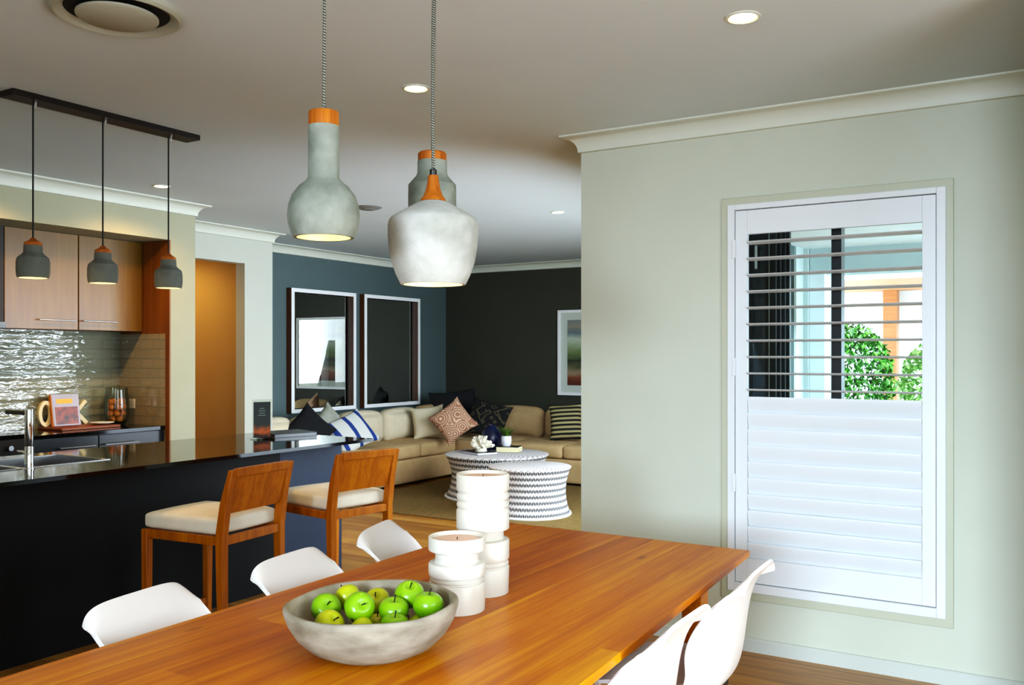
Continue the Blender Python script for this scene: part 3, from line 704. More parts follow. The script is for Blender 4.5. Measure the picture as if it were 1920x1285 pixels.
bm = nb(); tube(bm, [(.115, 0, .06), (.2, -.05, .075), (.27, -.09, .08)], .009, 8); build('pan_handle', bm, M['black_alu'], pn)
# wall socket
so = thing('power_outlet', 'small pale double power outlet on the tiled return wall', 'outlet', (-6.35, 4.577, 1.07))
build('face_plate', bxs((-.06, .06, -.008, 0, -.037, .037)), M['white_pl'], so, bev=.002)
for x in (-.03, .03): build('switch', bxs((x - .008, x + .008, -.011, -.008, .008, .026)), M['white_pl'], so)
# cookbook group
bdp = tag(build('serving_board', bxs((-.13, .17, -.26, .215, 0, .018)), M['board'], bev=.004, loc=(-6.3, 4.12, .91)), 'dark wood serving board on the back worktop under the cookbook', 'board')
bk = thing('cookbook', 'cookbook with orange spine standing upright on the serving board', 'book', (-6.35, 4.035, .928), math.radians(90 - 4))
bk.rotation_euler = (math.radians(-10), 0, math.radians(88))
build('book_cover', bxs((-.105, .105, -.016, -.0145, 0, .235)), M['cover_lilac'], bk)
build('book_pages', bxs((-.10, .103, -.0145, .0115, .004, .231)), M['paper'], bk)
build('book_spine', bxs((-.109, -.1, -.016, .013, 0, .235)), M['orange_spine'], bk)
build('back_cover', bxs((-.105, .105, .0115, .013, 0, .235)), M['orange_spine'], bk)
build('title_strip', bxs((-.07, .055, -.0168, -.016, .165, .2)), M['yellow'], bk)
build('cover_picture', bxs((-.085, .09, -.0168, -.016, .01, .14)), M['cover_pic'], bk)
def letter_o():
    bm = nb(); n = 36; prev = None; first = None
    for i in range(n):
        a = 2 * PI * i / n; ca, sa = math.cos(a), math.sin(a)
        q = [bm.verts.new((x, ro * ca, .095 + rz_ * sa)) for x in (-.012, .012) for ro, rz_ in ((.055, .095), (.03, .068))]
        if prev: 
            for i0, i1 in ((0, 1), (1, 3), (3, 2), (2, 0)): bm.faces.new((prev[i0], prev[i1], q[i1], q[i0]))
        else: first = q
        prev = q
    for i0, i1 in ((0, 1), (1, 3), (3, 2), (2, 0)): bm.faces.new((prev[i0], prev[i1], first[i1], first[i0]))
    return bm
o = tag(build('letter_ornament', letter_o(), M['cream'], loc=(-6.4, 3.9, .928)), 'cream letter O ornament left of the cookbook', 'ornament')
bm = nb(); bar(bm, (0, -.05, 0), (0, -.05, .18), .024, .028, (0, 1, 0)); bar(bm, (0, -.035, .085), (0, .05, .178), .024, .028, (0, 1, 0)); bar(bm, (0, -.035, .1), (0, .06, .004), .024, .03, (0, 1, 0))
tag(build('letter_ornament', bm, M['cream'], loc=(-6.42, 4.18, .928)), 'cream letter K ornament right of the cookbook', 'ornament')
pl = tag(build('plate', (lambda b: (lathe(b, [(0, .003), (.055, .003), (.1, .014), (.1, .018), (.055, .008), (0, .008)], 40), b)[1])(nb()), M['ceramic'], loc=(-6.25, 4.26, .928)), 'white plate lying on the serving board beside the cookbook', 'plate')
pl.scale = (.85, .85, 1)
vs = thing('glass_vase', 'clear glass vase full of brown onions in the worktop corner', 'vase', (-6.33, 4.44, .91))
bm = nb(); lathe(bm, [(0, 0), (.06, 0), (.085, .03), (.095, .09), (.093, .18), (.08, .27), (.083, .29), (.080, .29), (.077, .27), (.089, .18), (.091, .09), (.081, .033), (.055, .008), (0, .008)], 40); build('vase_body', bm, M['clear'], vs)
on0 = None; cnt = 0
for lay, (n, rr, z) in enumerate(((4, .035, .045), (6, .052, .09), (5, .05, .138), (4, .045, .182))):
    for i in range(n):
        a = i * 2 * PI / n + lay * .5
        if on0 is None:
            on0 = thing('onion', 'brown onion inside the glass vase', 'onion', (0, 0, 0), 0, 'brown onions in the glass vase')
            bm = nb(); lathe(bm, [(0, -.024), (.012, -.022), (.023, -.01), (.026, .002), (.02, .016), (.008, .024), (.003, .033), (0, .034)], 20); build('bulb_skin', bm, M['onion'], on0)
            q = on0
        else: q = copy_tree(on0); q.scale = (.93, .93, .93)
        q.location = (-6.33 + rr * math.cos(a), 4.44 + rr * math.sin(a), .91 + z); q.rotation_euler = (random.uniform(-1, 1), random.uniform(-1, 1), a)

# ------------------------------------------------------------------ bar stools
def make_stool(label, x, y, rz):
    # local: +x is the front (towards the island), y across
    s = thing('bar_stool', label, 'bar stool', (x, y, 0), rz, 'wooden bar stools at the island')
    W = .445; D = .5
    xb = -.25; xf = .25
    for sy in (-1, 1):
        bm = nb(); yo = sy * (W / 2 - .02)
        bm_pts = [(xb - .03, 0), (xb, .3), (xb + .005, .6), (xb - .02, .76), (xb - .065, .92)]
        prev = None
        for i, (px, pz) in enumerate(bm_pts):
            w = (.032, .038, .048, .04, .024)[i]; hw = .019
            q = [bm.verts.new((px - w / 2, yo - hw, pz)), bm.verts.new((px + w / 2, yo - hw, pz)), bm.verts.new((px + w / 2, yo + hw, pz)), bm.verts.new((px - w / 2, yo + hw, pz))]
            if prev:
                for a in range(4): bm.faces.new((prev[a], prev[(a + 1) % 4], q[(a + 1) % 4], q[a]))
            else: bm.faces.new(q[::-1])
            prev = q
        bm.faces.new(prev); build('rear_leg', bm, M['stool_wood'], s, bev=.003)
        bm = nb(); hexa(bm, [(xf - .032 + dx, sy * (W / 2 - .02) + dy, 0) for dx, dy in ((0, -.016), (.03, -.016), (.03, .016), (0, .016))] + [(xf - .04 + dx, sy * (W / 2 - .02) + dy, .605) for dx, dy in ((0, -.02), (.04, -.02), (.04, .02), (0, .02))])
        build('front_leg', bm, M['stool_wood'], s, bev=.003)
    bm = nb()
    for sy in (-1, 1): box(bm, xb + .02, xf - .035, sy * (W / 2 - .02) - .013, sy * (W / 2 - .02) + .013, .562, .604)
    box(bm, xf - .035, xf - .008, -W / 2 + .03, W / 2 - .03, .562, .604); box(bm, xb - .012, xb + .014, -W / 2 + .03, W / 2 - .03, .562, .604)
    build('seat_rail', bm, M['stool_wood'], s, bev=.002)
    bm = nb()
    box(bm, xf - .03, xf - .01, -W / 2 + .03, W / 2 - .03, .14, .175)
    build('foot_rail', bm, M['stool_wood'], s, bev=.002)
    bm = nb(); rbox(bm, .01, 0, .645, .485, W - .03, .08, .025, (0, 0, .014)); build('seat_cushion', bm, M['seat_fab'], s)
    bm = nb(); hexa(bm, [(xb - .075, -W / 2 + .038, .884), (xb - .045, -W / 2 + .038, .884), (xb - .045, W / 2 - .038, .884), (xb - .075, W / 2 - .038, .884), (xb - .082, -W / 2 + .038, .925), (xb - .052, -W / 2 + .038, .925), (xb - .052, W / 2 - .038, .925), (xb - .082, W / 2 - .038, .925)])
    build('top_rail', bm, M['stool_wood'], s, bev=.003)
    bm = nb(); hexa(bm, [(xb - .018, -W / 2 + .038, .71), (xb - .002, -W / 2 + .038, .71), (xb - .002, W / 2 - .038, .71), (xb - .018, W / 2 - .038, .71), (xb - .066, -W / 2 + .038, .888), (xb - .05, -W / 2 + .038, .888), (xb - .05, W / 2 - .038, .888), (xb - .066, W / 2 - .038, .888)])
    build('back_panel', bm, M['stool_wood'], s)
    return s
st = make_stool('teak bar stool nearer the sink, pulled up to the island', -3.625, 3.08, PI + math.radians(6))
dup(st, (-3.60, 3.915, 0), PI - math.radians(9), 'teak bar stool nearer the sofa end of the island')

# ------------------------------------------------------------------ dining table
dt = thing('dining_table', 'long oak dining table in the foreground set with bowl and candles', 'table', (-1.46, 2.0, 0))
def tl(x, y, z): return (x + 1.46, y - 2.0, z)
TL, TR, BR, BL = (-2.005, 3.24), (-.968, 3.226), (-.83, .83), (-1.972, .83)
bm = nb(); ins = .022
hexa(bm, [tl(BL[0] + ins, BL[1], .7215), tl(BR[0] - ins, BR[1], .722), tl(TR[0] - ins, TR[1] - ins, .722), tl(TL[0] + ins, TL[1] - ins, .722)] + [tl(*p, .728) for p in (BL, BR, TR, TL)])
for f in [f for f in bm.faces if all(abs(v.co.z - .728) < 1e-4 for v in f.verts)]:
    ex = bmesh.ops.extrude_face_region(bm, geom=[f])
    for v in [g for g in ex['geom'] if isinstance(g, bmesh.types.BMVert)]: v.co.z = .75
    bm.faces.remove(f)
build('tabletop', bm, M['table'], dt, bev=.002)
for px, py in ((-1.87, 3.05), (-1.11, 3.05), (-1.86, 1.02), (-1.0, 1.02)):
    bm = nb(); x, y, _ = tl(px, py, 0); hexa(bm, [(x - .028, y - .028, 0), (x + .028, y - .028, 0), (x + .028, y + .028, 0), (x - .028, y + .028, 0), (x - .038, y - .038, .722), (x + .038, y - .038, .722), (x + .038, y + .038, .722), (x - .038, y + .038, .722)])
    build('leg', bm, M['table'], dt, bev=.003)
bm = nb()
for a in ((-1.85, -1.13, 3.035, 3.06), (-1.85, -1.03, 1.0, 1.025)): box(bm, a[0] + 1.46, a[1] + 1.46, a[2] - 2, a[3] - 2, .64, .722)
bar(bm, tl(-1.87, 3.0, .681), tl(-1.86, 1.05, .681), .025, .08); bar(bm, tl(-1.11, 3.0, .681), tl(-1.0, 1.05, .681), .025, .08)
build('apron', bm, M['table'], dt)

# ------------------------------------------------------------------ dining chairs
PROF = [(.228, .398), (.222, .418), (.19, .434), (.12, .434), (.03, .424), (-.06, .414), (-.125, .42), (-.166, .452), (-.186, .515), (-.196, .59), (-.203, .66), (-.212, .715), (-.228, .757), (-.256, .795), (-.268, .806)]
HW = [.18, .195, .212, .22, .222, .218, .210, .203, .196, .192, .189, .187, .184, .178, .170]
DX = [-.03, -.025, -.01, 0, 0, .012, .035, .07, .10, .10, .078, .05, .024, .008, .004]
DZ = [-.004, 0, .012, .028, .042, .055, .065, .06, .04, .018, 0, -.006, -.018, -.040, -.045]
def make_chair(label, x, y, rz):
    c = thing('dining_chair', label, 'chair', (x, y, 0), rz, 'white moulded dining chairs')
    bm = nb(); n = 18; rows = []
    for (px, pz), hw, dx, dz in zip(PROF, HW, DX, DZ):
        row = []
        for j in range(n + 1):
            u = -1 + 2 * j / n; a = abs(u) ** 2.4
            row.append(bm.verts.new((px + dx * a, hw * math.sin(u * PI / 2 * .96) / math.sin(PI / 2 * .96), pz + dz * (a if dz > 0 else abs(u) ** 4))))
        rows.append(row)
    for r0, r1 in zip(rows, rows[1:]):
        for j in range(n): bm.faces.new((r0[j], r0[j + 1], r1[j + 1], r1[j]))
    o = build('seat_shell', bm, M['plastic'], c, ang=180)
    m = o.modifiers.new('solid', 'SOLIDIFY'); m.thickness = .012; m.offset = 0
    m = o.modifiers.new('bev', 'BEVEL'); m.width = .005; m.segments = 3; m.limit_method = 'ANGLE'; m.angle_limit = math.radians(50)
    m = o.modifiers.new('sub', 'SUBSURF'); m.levels = 1; m.render_levels = 2
    for sx in (-1, 1):
        for sy in (-1, 1):
            bm = nb(); tube(bm, [(.11 * sx, .1 * sy, .40), (.2 * sx, .19 * sy, 0)], [.016, .011], 12); build('leg', bm, M['leg_wood'], c)
    bm = nb()
    for s1, s2 in (((1, 1), (-1, -1)), ((1, -1), (-1, 1))):
        tube(bm, [(.15 * s1[0], .14 * s1[1], .22), (.11 * s2[0], .1 * s2[1], .39)], .004, 6); tube(bm, [(.15 * s2[0], .14 * s2[1], .22), (.11 * s1[0], .1 * s1[1], .39)], .004, 6)
    build('wire_brace', bm, M['dark_steel'], c)
    build('seat_mount', bxs((-.13, .13, -.12, .12, .39, .405)), M['dark_steel'], c)
    return c
ch = make_chair('white moulded chair nearest the camera on the island side', -1.89, 1.605, math.radians(8))
dup(ch, (-1.89, 2.16, 0), math.radians(7), 'white moulded chair in the middle of the island side')
dup(ch, (-1.98, 2.745, 0), math.radians(17), 'white moulded chair at the far end of the island side')
dup(ch, (-1.055, 2.74, 0), math.radians(182), 'white moulded chair on the window side, closest to the shutters')
dup(ch, (-1.06, 2.14, 0), math.radians(180), 'white moulded chair on the window side, nearer the camera')

# ------------------------------------------------------------------ on the table
def candle(label, clabel, x, y, R, Ht, prof):
    h = thing('candle_holder', label, 'candle holder', (x, y, .75), 0, 'white ceramic candle holders')
    pts = [(0, 0), (R * .97, 0)]
    for f, r in prof: pts.append((R * r, Ht * f))
    pts += [(R * .98, Ht), (R * .92, Ht), (R * .9, Ht - .03), (0, Ht - .03)]
    bm = nb(); lathe(bm, pts, 64); build('holder_body', bm, M['ceramic'], h, ang=28, bev=.0015)
    bm = nb(); lathe(bm, [(0, Ht - .029), (R * .86, Ht - .029), (R * .86, Ht - .012), (R * .8, Ht - .009), (0, Ht - .011)], 48)
    c = thing('candle', clabel, 'candle', (x, y, .75), 0, 'wax candles'); build('wax', bm, M['wax'], c)
    bm = nb(); tube(bm, [(0, 0, Ht - .012), (.001, 0, Ht - .003)], .0012, 6); build('wick', bm, M['stem'], c)
candle('shorter white ridged ceramic candle holder behind the bowl', 'pale pink candle inside the shorter white holder', -1.434, 2.058, .079, .203,
       [(.36, 1), (.385, .97), (.39, .9), (.41, .9), (.415, .95), (.44, .95), (.445, .88), (.46, .88), (.475, .97), (.5, .99), (.62, 1), (.645, .97), (.66, .8), (.68, .76), (.78, .76), (.8, .8), (.81, .97), (.825, 1), (.99, 1)])
candle('taller white ridged ceramic candle holder on the dining table', 'pale pink candle inside the taller white holder', -1.474, 2.249, .0785, .352,
       [(.215, 1), (.225, .98), (.235, .93), (.245, .98), (.255, .98), (.27, .93), (.29, .99), (.3, 1), (.435, 1), (.45, .98), (.455, .79), (.53, .79), (.535, .98), (.55, 1), (.69, 1), (.70, .98), (.71, .93), (.735, .99), (.75, .99), (.772, .92), (.8, .99), (.82, .99), (.845, .92), (.86, .98), (.87, 1), (.99, 1)])
BC = (-1.399, 1.658)
bwl = thing('fruit_bowl', 'rough grey stone bowl of green apples on the dining table', 'bowl', (BC[0], BC[1], .75))
def wob(r, z, a):
    k = z / .12
    return (r * (1 + k * (.006 * math.sin(2 * a + .6) + .008 * math.sin(3 * a + 2))), z + k * (.002 * math.sin(3 * a + 1) + .002 * math.sin(5 * a) + .004 * math.cos(a - .5)))
bm = nb(); lathe(bm, [(0, 0), (.088, 0), (.112, .005), (.148, .022), (.176, .048), (.194, .078), (.203, .105), (.204, .114), (.202, .120), (.197, .122), (.191, .118), (.186, .1), (.176, .074), (.158, .048), (.132, .026), (.1, .014), (0, .011)], 72, wob=wob); build('bowl_body', bm, M['bowl'], bwl, ang=60)
AP = [(-.1211, .0483, .850, .033, 'y', 'yellowish apple at the back left of the bowl', (-.5, -.7)), (-.1205, -.0283, .841, .036, 'g', 'green apple at the far left of the bowl', (.9, .3)),
      (-.0632, .0938, .838, .033, 'y', 'olive green apple at the back centre with its stem facing out', (.75, .1)), (.0277, .1065, .8635, .036, 'g', 'big green apple highest at the back right', (.35, .35)),
      (.1052, .0784, .855, .037, 'g', 'green apple at the far right against the bowl', (.0, .1)), (-.0207, -.0225, .857, .036, 'g', 'green apple on top in the middle, stem tipped right', (.7, .9)),
      (.0318, .0406, .8409, .036, 'g', 'green apple right of centre with upright stem', (.2, .0)), (-.0702, -.0714, .8189, .036, 'y', 'yellow green apple at the front left rim', (.3, .8)),
      (.0083, -.0505, .812, .033, 'y', 'small yellow apple low at the front of the bowl', (.1, -.8)), (-.0183, .0398, .798, .032, 'y', 'apple deep in the bowl under the middle ones', (.0, .0)),
      (.0740, -.0091, .822, .034, 'g', 'green apple at the front right with dark upright stem', (.1, .0)), (.0769, .0676, .801, .032, 'y', 'low yellow green apple beneath the right hand apples', (.0, -.7))]
def apple_bm():
    bm = nb(); pr = []
    for i in range(21):
        a = -PI / 2 + PI * i / 20
        r = math.cos(a) * (1 + .10 * math.sin(a)); z = math.sin(a) * .9
        z -= .26 * math.exp(-(r / .3) ** 2) * (1 if a > 0 else -.5) 
        pr.append((max(r, 0) if 0 < i < 20 else 0, z))
    lathe(bm, pr, 28, wob=lambda r, z, a: (r * (1 + .02 * math.cos(5 * a) * (1 if z < 0 else .4)), z)); return bm
am = {}
for i, (x, y, z, r, cl, lab, tilt) in enumerate(AP):
    a = thing('apple', lab, 'apple', (BC[0] + x, BC[1] + y, z), random.random() * .4, 'green apples in the stone bowl')
    if cl not in am:
        f = build('apple_flesh', apple_bm(), M['apple_' + cl], a)
        bm = nb(); tube(bm, [(0, 0, .6), (.03, .02, .85), (.1, .06, 1.12)], [.045, .04, .06], 8); s = build('apple_stem', bm, M['stem'], a)
        am[cl] = (f, s)
    else:
        for q in am[cl]:
            c = q.copy(); C.objects.link(c); c.parent = a
    a.scale = (r, r, r)
    a.rotation_euler = (tilt[0], tilt[1], random.random())

# ------------------------------------------------------------------ lounge
def pillow(name, label, m, loc, rot, w, h, t, group=None):
    bm = nb(); n = 14; top = {}; bot = {}
    for i in range(n + 1):
        for j in range(n + 1):
            u = -1 + 2 * i / n; v = -1 + 2 * j / n
            px = u * w / 2 * (1 - .10 * (1 - v * v) * abs(u) ** 3); py = v * h / 2 * (1 - .10 * (1 - u * u) * abs(v) ** 3)
            z = t / 2 * max(0, (1 - u * u)) ** .45 * max(0, (1 - v * v)) ** .45
            top[i, j] = bm.verts.new((px, py, z))
            bot[i, j] = top[i, j] if i in (0, n) or j in (0, n) else bm.verts.new((px, py, -z))
    for i in range(n):
        for j in range(n):
            bm.faces.new((top[i, j], top[i + 1, j], top[i + 1, j + 1], top[i, j + 1]))
            q = (bot[i, j], bot[i, j + 1], bot[i + 1, j + 1], bot[i + 1, j])
            if len({top[i, j], top[i + 1, j], top[i + 1, j + 1], top[i, j + 1]} & set(q)) < 4: bm.faces.new(q)
    o = build(name, bm, m, ang=80); o.location = loc
    o.rotation_euler = rot
    return tag(o, label, 'cushion', group)
sf = thing('corner_sofa', 'large beige corner sofa along both dark walls', 'sofa', (-6.7, 8.2, 0))
def sx(bm, x, y, z, a, b, c, *r): rbox(bm, x + 6.7, y - 8.2, z, a, b, c, *r)
bm = nb(); sx(bm, -6.68, 8.17, .165, .9, 3.6, .27, .03); build('sofa_base', bm, M['sofa'], sf)
bm = nb(); sx(bm, -4.75, 9.42, .165, 3.1, 1.08, .27, .03); build('sofa_base', bm, M['sofa'], sf)
bm = nb(); sx(bm, -7.06, 8.19, .42, .22, 3.64, .62, .05); build('sofa_back', bm, M['sofa'], sf)
bm = nb(); sx(bm, -5.1, 9.92, .42, 3.9, .22, .62, .05); build('sofa_back', bm, M['sofa'], sf)
for y, l_ in ((6.585, .42), (7.16, .715), (7.88, .715), (8.6, .715)):
    bm = nb(); sx(bm, -6.6, y, .375, .74, l_, .16, .04, (.01, .005, .018)); build('seat_cushion', bm, M['sofa'], sf)
bm = nb(); sx(bm, -6.6, 9.39, .375, .74, .84, .16, .04, (.0, .0, .018)); build('seat_cushion', bm, M['sofa'], sf)
for x in (-5.87, -5.14, -4.41, -3.68):
    bm = nb(); sx(bm, x, 9.35, .375, .725, .92, .16, .04, (.005, .01, .018)); build('seat_cushion', bm, M['sofa'], sf)
for y, l_ in ((6.585, .42), (7.16, .71), (7.88, .71), (8.605, .71)):
    bm = nb(); sx(bm, -6.84, y, .62, .2, l_ - .012, .36, .085, (.05, .0, .03)); o = build('back_cushion', bm, M['sofa_l'], sf)
bm = nb(); sx(bm, -6.84, 9.32, .63, .2, .68, .38, .06, (.045, .0, .02)); build('back_cushion', bm, M['sofa'], sf)
for x in (-6.36, -5.83, -5.08, -4.34, -3.6):
    bm = nb(); sx(bm, x, 9.72, .62, .44 if x < -6 else .715, .2, .36, .085, (.0, .05, .03)); build('back_cushion', bm, M['sofa'], sf)
R = math.radians
def face(yaw, lean, roll=0):
    """cushion turned to face yaw (0 = towards -Y), leaning back"""
    m = Matrix.Rotation(yaw, 3, 'Z') @ Matrix.Rotation(R(90) - lean, 3, 'X') @ Matrix.Rotation(roll, 3, 'Z')
    return m.to_euler()
pillow('throw_pillow', 'pink swirl patterned pillow balanced on its corner in the sofa corner', M['swirl'], (-6.06, 8.62, .69), face(R(30), R(22), R(38)), .43, .43, .16)
pillow('throw_pillow', 'beige square pillow left of the pink swirl pillow', M['sofa_l'], (-6.46, 8.68, .66), face(R(42), R(18), R(6)), .4, .4, .16)
pillow('throw_pillow', 'large black pillow standing in the sofa corner behind the others', M['black_fab'], (-6.58, 9.38, .77), face(R(40), R(14), R(6)), .6, .5, .18)
pillow('throw_pillow', 'black pillow with tan motif right of the pink swirl pillow', M['motif'], (-5.95, 9.18, .68), face(R(20), R(24), R(-14)), .52, .46, .16)
pillow('throw_pillow', 'black and tan striped pillow at the right end of the sofa', M['stripe_bw'], (-4.93, 9.28, .68), face(R(20), R(14), R(4)), .4, .44, .16)
pillow('throw_pillow', 'black pillow peaking above the folder end of the island', M['black_fab'], (-6.62, 6.85, .68), face(R(60), R(12), R(45)), .42, .42, .16)
pillow('throw_pillow', 'grey pillow left of the blue striped one', M['olive_fab'], (-6.66, 7.2, .69), face(R(75), R(16), R(40)), .4, .4, .15)
pillow('throw_pillow', 'white and blue striped pillow beside the island countertop corner', M['stripe_blue'], (-6.45, 7.3, .64), face(R(62), R(38), R(24)), .5, .44, .15)

tag(build('area_rug', bxs((-6.15, -2.7, 6.53, 8.95, 0, .012)), M['rug']), 'olive tan woven rug under the coffee tables', 'rug')
def drum(label, x, y, r, h, grp='white woven drum tables'):
    t = thing('coffee_table', label, 'coffee table', (x, y, .012), 0, grp); h -= .012
    pr = []
    for i in range(25):
        v = i / 24; pr.append((r * (1 - .13 * math.sin(PI * v) ** .8 + (.0 if v < .5 else .0)), v * (h - .012)))
    bm = nb(); lathe(bm, pr, 96, uv=True); build('woven_side', bm, M['weave'], t, ang=60)
    bm = nb(); lathe(bm, [(0, h), (r * .97, h), (r * 1.0, h - .004), (r * 1.005, h - .012), (r * .97, h - .02), (0, h - .02)], 96); build('woven_top', bm, M['weave_top'], t)
    bm = nb(); lathe(bm, [(r * .96, 0), (r * 1.0, .0), (r * 1.012, .01), (r * 1.0, .022), (r * .95, .02)], 96); build('base_ring', bm, M['frame_white'], t)
def at_d(px, d):
    return (px - 960) / 1700 * d
drum('smaller white woven drum table in front, nearer the dining table', -4.164, 7.132, .377, .45)
drum('larger white woven drum table carrying books and coral', -4.976, 7.853, .53, .45)
TZ = .45
b = thing('coffee_book', 'thin dark book under the white coral on the big drum table', 'book', (-5.12, 7.74, TZ), R(-25))
build('cover', bxs((-.17, .17, -.12, .12, .02, .024)), M['dark_cover'], b); build('pages', bxs((-.165, .166, -.116, .116, .003, .02)), M['pot'], b); build('back_cover', bxs((-.17, .17, -.12, .12, 0, .003)), M['dark_cover'], b)
b = thing('coffee_book', 'thicker dark book with yellow pages under the plant pot', 'book', (-4.93, 8.02, TZ), R(15))
build('cover', bxs((-.12, .12, -.09, .09, .056, .06)), M['dark_cover'], b); build('pages', bxs((-.112, .117, -.087, .087, .004, .056)), M['paper'], b); build('back_cover', bxs((-.12, .12, -.09, .09, 0, .004)), M['dark_cover'], b)
cr = thing('coral_ornament', 'white branching coral ornament on the thin dark book', 'ornament', (-5.1, 7.75, TZ + .024))
bm = nb(); rnd = random.Random(3)
for i in range(60):
    a = rnd.random() * 2 * PI; e = rnd.uniform(.1, 1.5); L = rnd.uniform(.07, .115)
    d = Vector((math.cos(a) * math.cos(e), math.sin(a) * math.cos(e), math.sin(e) * .95)); p0 = Vector((0, 0, .03)); p1 = p0 + d * L; p2 = p1 + (d + Vector((rnd.uniform(-.5, .5), rnd.uniform(-.5, .5), rnd.uniform(-.2, .5)))) * .025
    tube(bm, [p0 + d * .015, p1, p2], [.012, .011, .013], 6)
build('coral_branches', bm, M['coral'], cr)
bm = nb(); lathe(bm, [(0, 0), (.06, 0), (.055, .03), (.03, .05), (0, .055)], 20); build('coral_base', bm, M['coral'], cr)
pp = thing('potted_grass', 'small white pot of green grass on the thicker book', 'plant', (-4.97, 8.03, TZ + .06))
bm = nb(); lathe(bm, [(0, 0), (.04, 0), (.052, .03), (.055, .075), (.05, .105), (.046, .105), (.048, .07), (0, .06)], 28); build('pot', bm, M['pot'], pp)
bm = nb()
for i in range(130):
    a = rnd.random() * 2 * PI; L = rnd.uniform(.09, .17); sp = rnd.uniform(.04, .17); prev = None
    for j in range(4):
        t = j / 3; c = Vector((math.cos(a) * (.02 + sp * t * t), math.sin(a) * (.02 + sp * t * t), .08 + L * t * (1 - .25 * t))); s = Vector((-math.sin(a), math.cos(a), 0)) * .004 * (1 - t * .8)
        cur = (bm.verts.new(c - s), bm.verts.new(c + s))
        if prev: bm.faces.new((prev[0], prev[1], cur[1], cur[0]))
        prev = cur
build('grass_blades', bm, M['grass'], pp)
vz = thing('navy_vase', 'dark navy vase behind the white coral on the big drum table', 'vase', (-5.22, 8.13, TZ))
bm = nb(); lathe(bm, [(0, 0), (.07, 0), (.105, .05), (.115, .11), (.1, .18), (.06, .23), (.04, .25), (.034, .25), (.05, .22), (0, .2)], 40); build('vase_body', bm, M['navy'], vz)
bm = nb(); lathe(bm, [(.034, .25), (.042, .25), (.044, .262), (.036, .262)], 32); build('vase_rim', bm, M['navy'], vz)

# mirrors
for y0, y1, lab in ((7.107, 8.149, 'left box mirror with white rim on the dark wall, reflecting a picture'), (8.30, 9.389, 'right box mirror with white rim, nearer the room corner')):
    ym = (y0 + y1) / 2; z0, z1 = .825, 2.184; fx = .08; w = .042
    t = thing('wall_mirror', lab, 'mirror', (-7.2, ym, z0), 0, 'deep framed box mirrors'); a, b2, h = y0 - ym, y1 - ym, z1 - z0
    bm = nb()
    for q in ((a, b2, 0, w), (a, b2, h - w, h), (a, a + w, w, h - w), (b2 - w, b2, w, h - w)): box(bm, fx - .006, fx, q[0], q[1], q[2], q[3])
    build('front_rim', bm, M['frame_white'], t)
    bm = nb()
    for q in ((a, b2, 0, w * .6), (a, b2, h - w * .6, h), (a, a + w * .6, w * .6, h - w * .6), (b2 - w * .6, b2, w * .6, h - w * .6)): box(bm, 0, fx - .006, q[0], q[1], q[2], q[3])
    build('box_frame', bm, M['frame_wood'], t)
    build('mirror_glass', bxs((.004, .012, a + w * .6, b2 - w * .6, w * .6, h - w * .6)), M['mir'], t)
fp = thing('framed_print', 'white framed abstract seascape on the far dark wall', 'picture', (-4.935, 10.07, .955))
bm = nb(); x0, x1, h, w = -.52, .52, 1.066, .035
for q in ((x0, x1, 0, w), (x0, x1, h - w, h), (x0, x0 + w, w, h - w), (x1 - w, x1, w, h - w)): box(bm, q[0], q[1], -.035, 0, q[2], q[3])
build('picture_frame', bm, M['frame_white'], fp, bev=.002)
build('mount_board', bxs((x0 + w, x1 - w, -.012, -.004, w, h - w)), M['mat_board'], fp)
build('print_sheet', bxs((x0 + .13, x1 - .13, -.002, .0, 0, h - .25)), M['print'], fp, loc=(0, -.0125, .125))
bm = nb(); bm.faces.new([bm.verts.new(p_) for p_ in ((x0 + w, -.022, w), (x1 - w, -.022, w), (x1 - w, -.022, h - w), (x0 + w, -.022, h - w))]); build('picture_glass', bm, M['pic_glass'], fp)

# ------------------------------------------------------------------ light
w = bpy.data.worlds.new('sky'); sc.world = w; w.use_nodes = True; nt = w.node_tree
bg = nt.nodes['Background']
tcw = nt.nodes.new('ShaderNodeTexCoord'); sp = nt.nodes.new('ShaderNodeSeparateXYZ'); rp = nt.nodes.new('ShaderNodeValToRGB')
nt.links.new(tcw.outputs['Generated'], sp.inputs[0]); nt.links.new(sp.outputs[2], rp.inputs[0]); nt.links.new(rp.outputs[0], bg.inputs[0])
rp.color_ramp.elements[0].color = (.85, .92, 1, 1); rp.color_ramp.elements[1].color = (.45, .68, 1, 1); bg.inputs[1].default_value = 6.5
def area(loc, rot, sx_, sy_, e, col, spr=140):
    l = bpy.data.lights.new('daylight', 'AREA'); l.shape = 'RECTANGLE'; l.size = sx_; l.size_y = sy_; l.energy = e; l.color = col
    o = bpy.data.objects.new('daylight', l); C.objects.link(o); o.location = loc; o.rotation_euler = rot; l.spread = R(spr); return o
area((1.74, .9, 1.15), (0, R(56), 0), 2.1, 2.3, 32, (.76, .89, 1))       # glazed doors right of the camera
area((-1.97, 6.4, 1.6), (0, R(72), 0), 1.45, 3.4, 130, (.76, .89, 1))       # open doors of the lounge
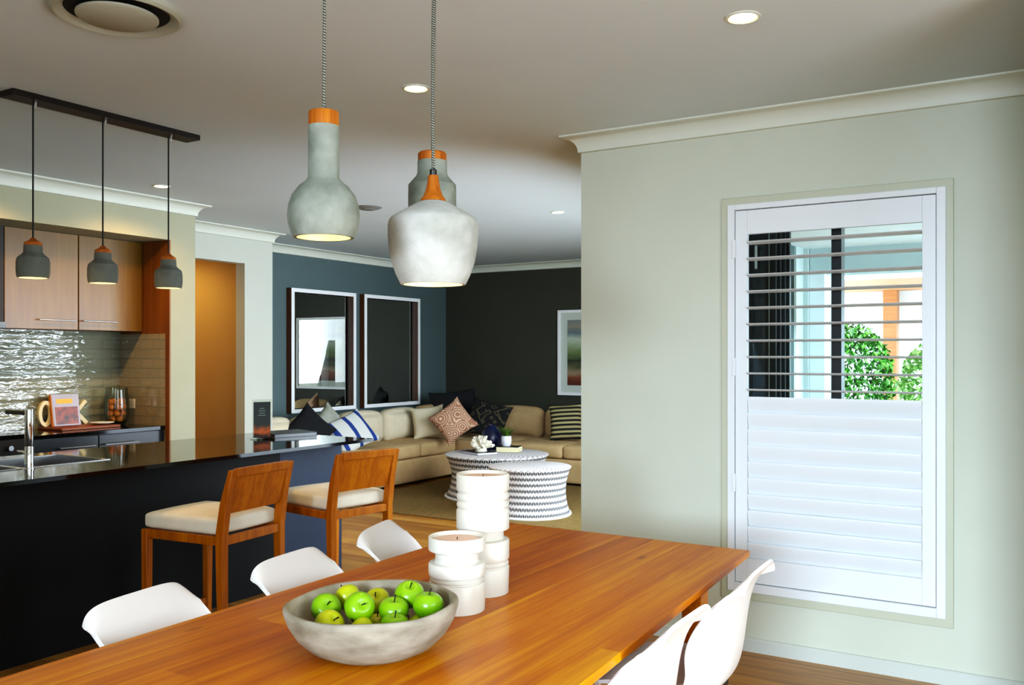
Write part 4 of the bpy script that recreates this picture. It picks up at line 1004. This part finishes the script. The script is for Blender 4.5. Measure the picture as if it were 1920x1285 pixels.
area((.85, -7.6, 2.8), (R(82), 0, R(9)), 3.0, 2.4, 900, (.68, .85, 1), 110)       # added lamp behind an unseen rear opening, brightens the window wall
s = bpy.data.lights.new('sun', 'SUN'); s.energy = 14.; s.angle = R(1); s.color = (1, .96, .88)
so = bpy.data.objects.new('sun', s); C.objects.link(so); so.rotation_euler = (R(38), R(20), R(25))
def portal(loc, rot, sx_, sy_):
    o = area(loc, rot, sx_, sy_, 1, (1, 1, 1)); o.data.cycles.is_portal = True; o.name = 'sky_portal'
portal((1.86, .9, 1.15), (0, R(90), 0), 2.3, 2.4); portal((.6, -3.15, 1.15), (R(90), 0, 0), 2.2, 2.3); portal((-2.06, 6.4, 1.2), (0, R(90), 0), 2.3, 3.5)
def spot(loc, e, size=110, col=(1, .58, .2)):
    l = bpy.data.lights.new('ceiling_lamp', 'SPOT'); l.energy = e; l.color = col; l.spot_size = R(size); l.spot_blend = .6; l.shadow_soft_size = .06
    o = bpy.data.objects.new('ceiling_lamp', l); C.objects.link(o); o.location = loc
spot((-7.7, 5.5, 2.6), 42, 165)
spot((-5.45, 3.0, 2.6), 55, 150); spot((-5.45, 1.8, 2.6), 40, 150)

# ------------------------------------------------------------------ camera
cam = bpy.data.cameras.new('camera'); co = bpy.data.objects.new('camera', cam); C.objects.link(co)
cam.sensor_width = 36; cam.lens = 1700 / 1920 * 36; cam.shift_y = (667.2 - 642.5) / 1920; cam.clip_start = .05
co.location = (0, 0, 1.45); co.rotation_euler = (R(90), 0, .548)
sc.camera = co
sc.view_settings.view_transform = 'Standard'; sc.view_settings.look = 'None'; sc.view_settings.exposure = 0.0
sc.cycles.max_bounces = 10; sc.cycles.diffuse_bounces = 4; sc.cycles.transparent_max_bounces = 24; sc.cycles.caustics_reflective = False; sc.cycles.caustics_refractive = False; sc.cycles.sample_clamp_indirect = 6

vs_ = sc.view_settings; vs_.use_curve_mapping = True
cv = vs_.curve_mapping; cc = cv.curves[3]
for x, y in ((.03, .018), (.10, .08), (.32, .335)): cc.points.new(x, y)
cv.update()
